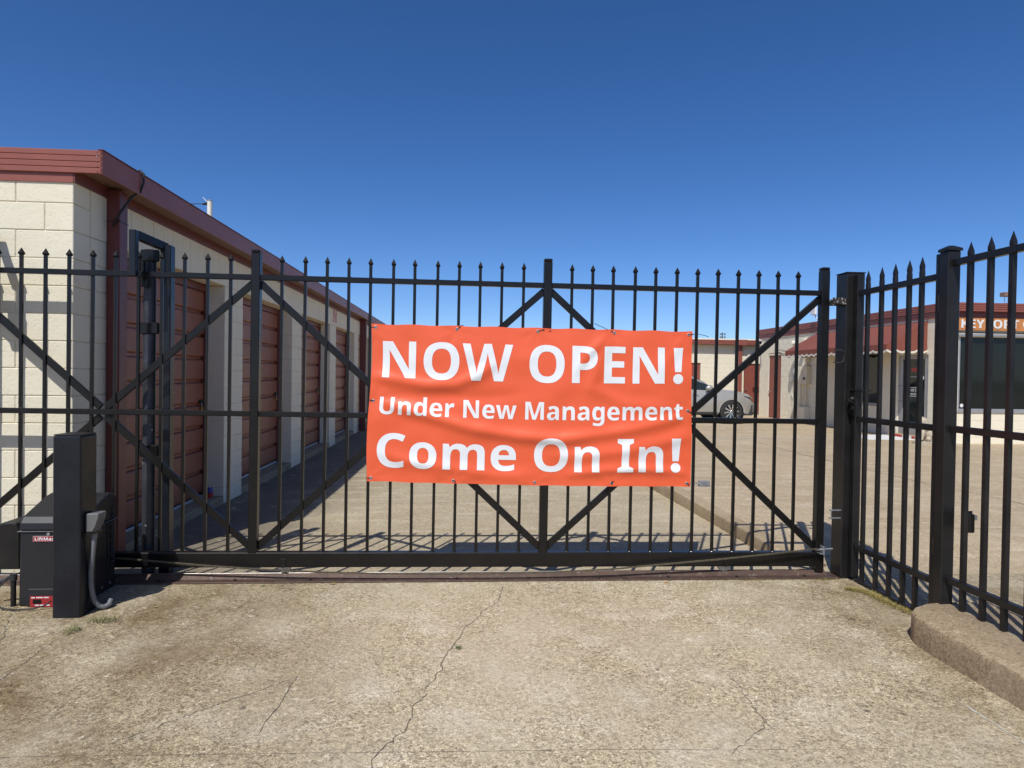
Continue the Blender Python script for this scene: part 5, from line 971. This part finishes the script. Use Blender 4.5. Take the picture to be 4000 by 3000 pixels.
def sec_pt(x, s, off=.006, side=1):
    S_ = section(x); i = min(int(s), nS-2); t = s-i; a, b_ = S_[i], S_[i+1]; d = Vector((b_[0]-a[0], b_[1]-a[1])); nr = Vector((d.y, -d.x)).normalized()
    return cw(x, (a[0]+(b_[0]-a[0])*t+nr.x*off)*side, a[1]+(b_[1]-a[1])*t+nr.y*off)
def patch(name, x0, x1, s0, s1, mat, nu=16, nv=8, off=.006, par=None, lo=None, hi=None, side=1):
    return MB().grid(lambda u, v: sec_pt(x0+(x1-x0)*u, (lo(u) if lo else s0)+((hi(u) if hi else s1)-(lo(u) if lo else s0))*v, off, side), nu, nv).build(name, mat, par or body, smooth=True)
for side in (1, -1):
    patch('window_seal', -.32, 1.02, 6.9, 10.25, M['cartrim'], 24, 8, .004, side=side); patch('side_window', -.26, .90, 7.15, 10.05, M['carglass'], 24, 8, .008, side=side)
    patch('side_window', -1.3, -.34, 7.15, 10.05, M['carglass'], 14, 8, .008, side=side); patch('side_window', -1.85, -1.38, 7.3, 9.6, M['carglass'], 10, 8, .008, hi=lambda u: 8.6+1.2*u, side=side)
    for x in (.98, -.30, -1.32): patch('door_seam', x-.004, x+.004, .2 if x > -.5 else 2.5, 6.9, M['cartrim'], 1, 16, .003, side=side)
    patch('sill_trim', -.95, 1.02, .0, .75, M['cartrim'], 20, 3, .006, side=side); patch('bright_strip', -.95, 1.02, .80, .98, M['chrome'], 20, 2, .009, side=side)
    for x in (.28, -.95): patch('door_handle', x-.1, x+.1, 4.6, 4.95, M['carpaint'], 8, 3, .03, side=side)
    patch('headlight', 1.93, 2.36, 4.3, 5.6, M['cartrim'], 14, 6, .006, lo=lambda u: 5.35-1.15*u, hi=lambda u: 5.6, side=side)
    patch('headlight_lens', 2.18, 2.34, 4.6, 5.3, M['amber'], 8, 4, .010, side=side)
    for ax in (AX_F, AX_R):
        am = MB(); 
        for i in range(25):
            t = PI*i/24; c_, s2 = math.cos(t), math.sin(t); w = tbl(ax+ARCH*c_, HW)
            for r, yy in ((ARCH-.012, w-.04), (ARCH-.012, w+.004), (ARCH+.045, w+.006), (ARCH+.06, w-.03)): am.v.append(cw(ax+r*c_, yy*side, RW-.02+r*s2))
        for i in range(24):
            for j in range(3): am.f.append((i*4+j, i*4+j+1, (i+1)*4+j+1, (i+1)*4+j))
        am.build('arch_trim', M['carpaint'], body, smooth=rad(40))
MB().grid(lambda u, v: sec_pt(.20+.80*v, nS-1.02-u*1.55, .008), 10, 12).build('windscreen', M['carglass'], body, smooth=True)
MB().grid(lambda u, v: sec_pt(.20+.80*v, nS-1.02-u*1.55, .008, -1), 10, 12).build('windscreen', M['carglass'], body, smooth=True)
B(CARX+2.385, CARX+2.415, CARY-.5, CARY+.5, .45, .72).build('grille', M['cartrim'], CR_, bevel=.01); B(CARX+2.30, CARX+2.42, CARY-.62, CARY+.62, .30, .40).build('bumper_lip', M['cartrim'], CR_, bevel=.02)
for side in (1, -1):
    m0 = MB().lathe([(0, -.11), (.05, -.10), (.082, -.05), (.088, .03), (.07, .09), (0, .10)], cw(.70, 1.02*side, 1.15), ax=(1, 0, .12), n=14); m0 = m0.build('mirror', M['carpaint'], CR_, smooth=True)
    MB().bar(cw(.73, .9*side, 1.06), cw(.70, .99*side, 1.09), .08, .05).build('mirror_stalk', M['cartrim'], m0)
    for ax in (AX_F, AX_R):
        yo = .93*side; c0 = Vector(cw(ax, yo, RW)); out = Vector((0, -side, 0))
        ty = MB().lathe([(.255, -.23), (.33, -.235), (.362, -.22), (.375, -.19), (.375, -.05), (.365, -.02), (.34, 0), (.285, .004), (.262, -.012), (.255, -.03)], c0, ax=out, n=48, closed=True).build('tyre', M['rubber'], CR_, smooth=rad(50))
        MB().lathe([(.0, -.09), (.25, -.09), (.262, -.012), (.252, -.004), (.246, -.014), (.24, -.08)], c0, ax=out, n=40).build('rim', M['cartrim'], ty, smooth=rad(40))
        spk = MB()
        for k in range(10):
            t = 2*PI*k/10+.1; d = Vector((math.cos(t), 0, math.sin(t)))
            for w_, dt in ((.028, -.085), (.028, .085)):
                e = Vector((math.cos(t+dt), 0, math.sin(t+dt))); spk.bar(c0+out*(-.022)+d*.05, c0+out*(-.012)+e*.25, .020, w_*.75, ref=tuple(out))
        spk.build('spokes', M['chrome'], ty); MB().lathe([(0, -.004), (.03, -.006), (.042, -.02), (.06, -.03)], c0, ax=out, n=16).build('hub_cap', M['chrome'], ty, smooth=True)
        MB().lathe([(0, -.13), (.20, -.13)], c0, ax=out, n=24).build('brake_disc', M['galv'], ty)
        wl = MB().lathe([(.0, -.30), (.44, -.30), (.44, -.05)], c0+Vector((0, 0, .0)), ax=out, n=28).build('wheel_well', M['rubber'], CR_)

# ------------------------------------------------------------------ vegetation and litter
def blade(mb, x, y, z, h, lean, az, w):
    d = Vector((math.cos(az), math.sin(az), 0)); s = Vector((-d.y, d.x, 0)); p0 = Vector((x, y, z)); p1 = p0+d*lean*.4+Vector((0, 0, h*.65)); p2 = p0+d*lean+Vector((0, 0, h))
    mb.add([p0-s*w/2, p0+s*w/2, p1+s*w*.4, p1-s*w*.4, p2], [(0, 1, 2, 3), (3, 2, 4)])
mb = MB(); rnd = random.Random(5)
path = [(2.17, -.36), (2.25, -.38), (2.285, -.47), (2.29, -.56), (2.29, -.66), (2.31, -.78), (2.33, -.93)]
for k in range(1500):
    i = rnd.randrange(len(path)-1); t = rnd.random(); x = path[i][0]*(1-t)+path[i+1][0]*t+rnd.gauss(0, .022); y = path[i][1]*(1-t)+path[i+1][1]*t+rnd.gauss(0, .022)
    blade(mb, x, y, rnd.uniform(0, .008), rnd.uniform(.004, .022), rnd.uniform(.015, .05), rnd.uniform(0, 2*PI), rnd.uniform(.0018, .0035))
o = mb.build('dry_grass', M['dry'], None, fix=False); tag(o, 'strip of flattened dry grass along the foot of the walk gate', 'grass', kind='stuff')
mb = MB()
for k in range(420):
    x = rnd.choice([rnd.uniform(1.35, 2.2), rnd.gauss(1.65, .12), rnd.gauss(2.15, .06)]); blade(mb, x, -.112+rnd.gauss(0, .008)-.0, 0.001, rnd.uniform(.003, .014), rnd.uniform(.01, .035), rnd.uniform(0, 2*PI), .0022)
o = mb.build('track_grass', M['dry'], None, fix=False); tag(o, 'thin dry grass caught along the front of the gate track', 'grass', kind='stuff')
def weed(x, y, z, r, h, n, lab, mat='weed', elong=(1, 1)):
    mb = MB()
    for k in range(n):
        a = rnd.uniform(0, 2*PI); q = r*rnd.random()**.6; bx = x+math.cos(a)*q*elong[0]; by = y+math.sin(a)*q*elong[1]
        if k % 3 == 0: blade(mb, bx, by, z, h*rnd.uniform(.4, 1), h*rnd.uniform(.2, .8), rnd.uniform(0, 2*PI), .0022)
        else:
            zz = z+h*rnd.uniform(.1, .9); L = rnd.uniform(.006, .013); b_ = rnd.uniform(0, 2*PI); d = Vector((math.cos(b_), math.sin(b_), rnd.uniform(-.2, .6)))*L; s = Vector((-d.y, d.x, 0)).normalized()*L*.3
            p = Vector((bx, by, zz)); mb.add([p, p+d*.5+s, p+d, p+d*.5-s], [(0, 1, 2, 3)])
    o = mb.build('weed', M[mat], None, fix=False); return tag(o, lab, 'weed', 'weeds growing in the concrete cracks')
weed(-2.76, -.80, 0, .075, .035, 300, 'pale green weed tuft right beside the foot of the bollard', elong=(1.2, .6))
weed(-2.845, -.955, 0, .05, .03, 220, 'green weed tuft growing in the crack in front of the bollard', elong=(.9, 1.2))
weed(-2.62, .62, lane_z(.62), .05, .07, 120, 'small bright green weed behind the gate near the guide post', 'leaf')
weed(-.615, -1.27, 0, .018, .018, 60, 'tiny green weed in the long middle crack', 'leaf')
weed(2.33, -.985, 0, .03, .03, 90, 'green weed sprouting between the kerb nose and the walk gate', 'leaf')
def leaf(x, y, sz, az, mat, lab):
    mb = MB(); d = Vector((math.cos(az), math.sin(az), 0)); s = Vector((-d.y, d.x, 0)); p = Vector((x, y, .004)); up_ = Vector((0, 0, 1))
    mb.add([p-d*sz, p+s*sz*.35+up_*sz*.25, p+d*sz+up_*sz*.15, p-s*sz*.35+up_*sz*.2, p+up_*sz*.06], [(0, 4, 1), (1, 4, 2), (2, 4, 3), (3, 4, 0)])
    tag(mb.build('fallen_leaf', M[mat], None, fix=False), lab, 'leaf', 'fallen leaves on the concrete')
leaf(-2.0, -.17, .022, .6, 'leaf', 'fallen green leaf in front of the track at left'); leaf(-1.03, -.15, .013, 1.2, 'wood', 'fallen orange leaf in front of the track'); leaf(-1.52, -.14, .03, .2, 'dry', 'fallen thin brown leaf left of the orange leaf')
leaf(.9, -.17, .024, .4, 'wood', 'fallen curled brown leaf in front of the track near the wheel'); leaf(-2.55, -.58, .022, .1, 'dry', 'fallen pale leaf right of the bollard'); leaf(.42, -1.58, .014, .3, 'bark', 'fallen dark leaf in the middle of the apron')
mb = MB()
for k in range(520):
    x = rnd.uniform(-3.4, 2.0); y = rnd.uniform(-2.6, -.15); r = rnd.choice([.0016, .002, .0025, .003, .0045]); 
    pts_ = [(x+math.cos(t)*r*rnd.uniform(.7, 1.2), y+math.sin(t)*r*rnd.uniform(.7, 1.2), 0) for t in (0, 1.25, 2.5, 3.77, 5.0)]
    mb.add(pts_+[(x, y, r*.8)], [(0, 1, 5), (1, 2, 5), (2, 3, 5), (3, 4, 5), (4, 0, 5)])
o = mb.build('grit', M['pebble'], None, fix=False); tag(o, 'loose grit scattered over the concrete apron', 'grit', kind='stuff')
# trees whose tops show over the office roof
def tree(x, y, h, r, seed, lab):
    rnd = random.Random(seed); t = thing('tree', lab, 'tree', (x, y, -.45), 'trees beyond the office roof')
    tr = MB().tube([(x, y, -.45), (x+.1, y, h*.35), (x-.1, y+.1, h*.62), (x, y, h*.85)], [.28, .2, .13, .04], 9)
    for k in range(7):
        a = rnd.uniform(0, 2*PI); z = h*rnd.uniform(.35, .7); tr.tube([(x, y, z), (x+math.cos(a)*r*.5, y+math.sin(a)*r*.5, z+h*.14), (x+math.cos(a)*r*.8, y+math.sin(a)*r*.8, z+h*.18)], [.1, .05, .02], 6)
    tr.build('trunk', M['bark'], t, smooth=True)
    cl = [(x+rnd.gauss(0, r*.45), y+rnd.gauss(0, r*.45), h*.68+rnd.gauss(0, h*.14)) for k in range(34)]; mb = MB()
    for k in range(9000):
        c = rnd.choice(cl); d = Vector((rnd.gauss(0, 1), rnd.gauss(0, 1), rnd.gauss(0, .8))).normalized()*rnd.random()**.4*r*.34; p = Vector(c)+d
        u = Vector((rnd.gauss(0, 1), rnd.gauss(0, 1), rnd.gauss(0, 1))).normalized()*rnd.uniform(.06, .12); v = u.orthogonal().normalized()*u.length*.5
        mb.add([p-u, p+v, p+u, p-v], [(0, 1, 2, 3)])
    mb.build('crown', M['tree'], t, fix=False)
tree(34.5, 45, 6.55, .9, 1, 'left of two trees showing as small green tufts above the office roof')
tree(36.3, 45, 6.6, 1.4, 2, 'right and taller of two trees showing above the office roof')
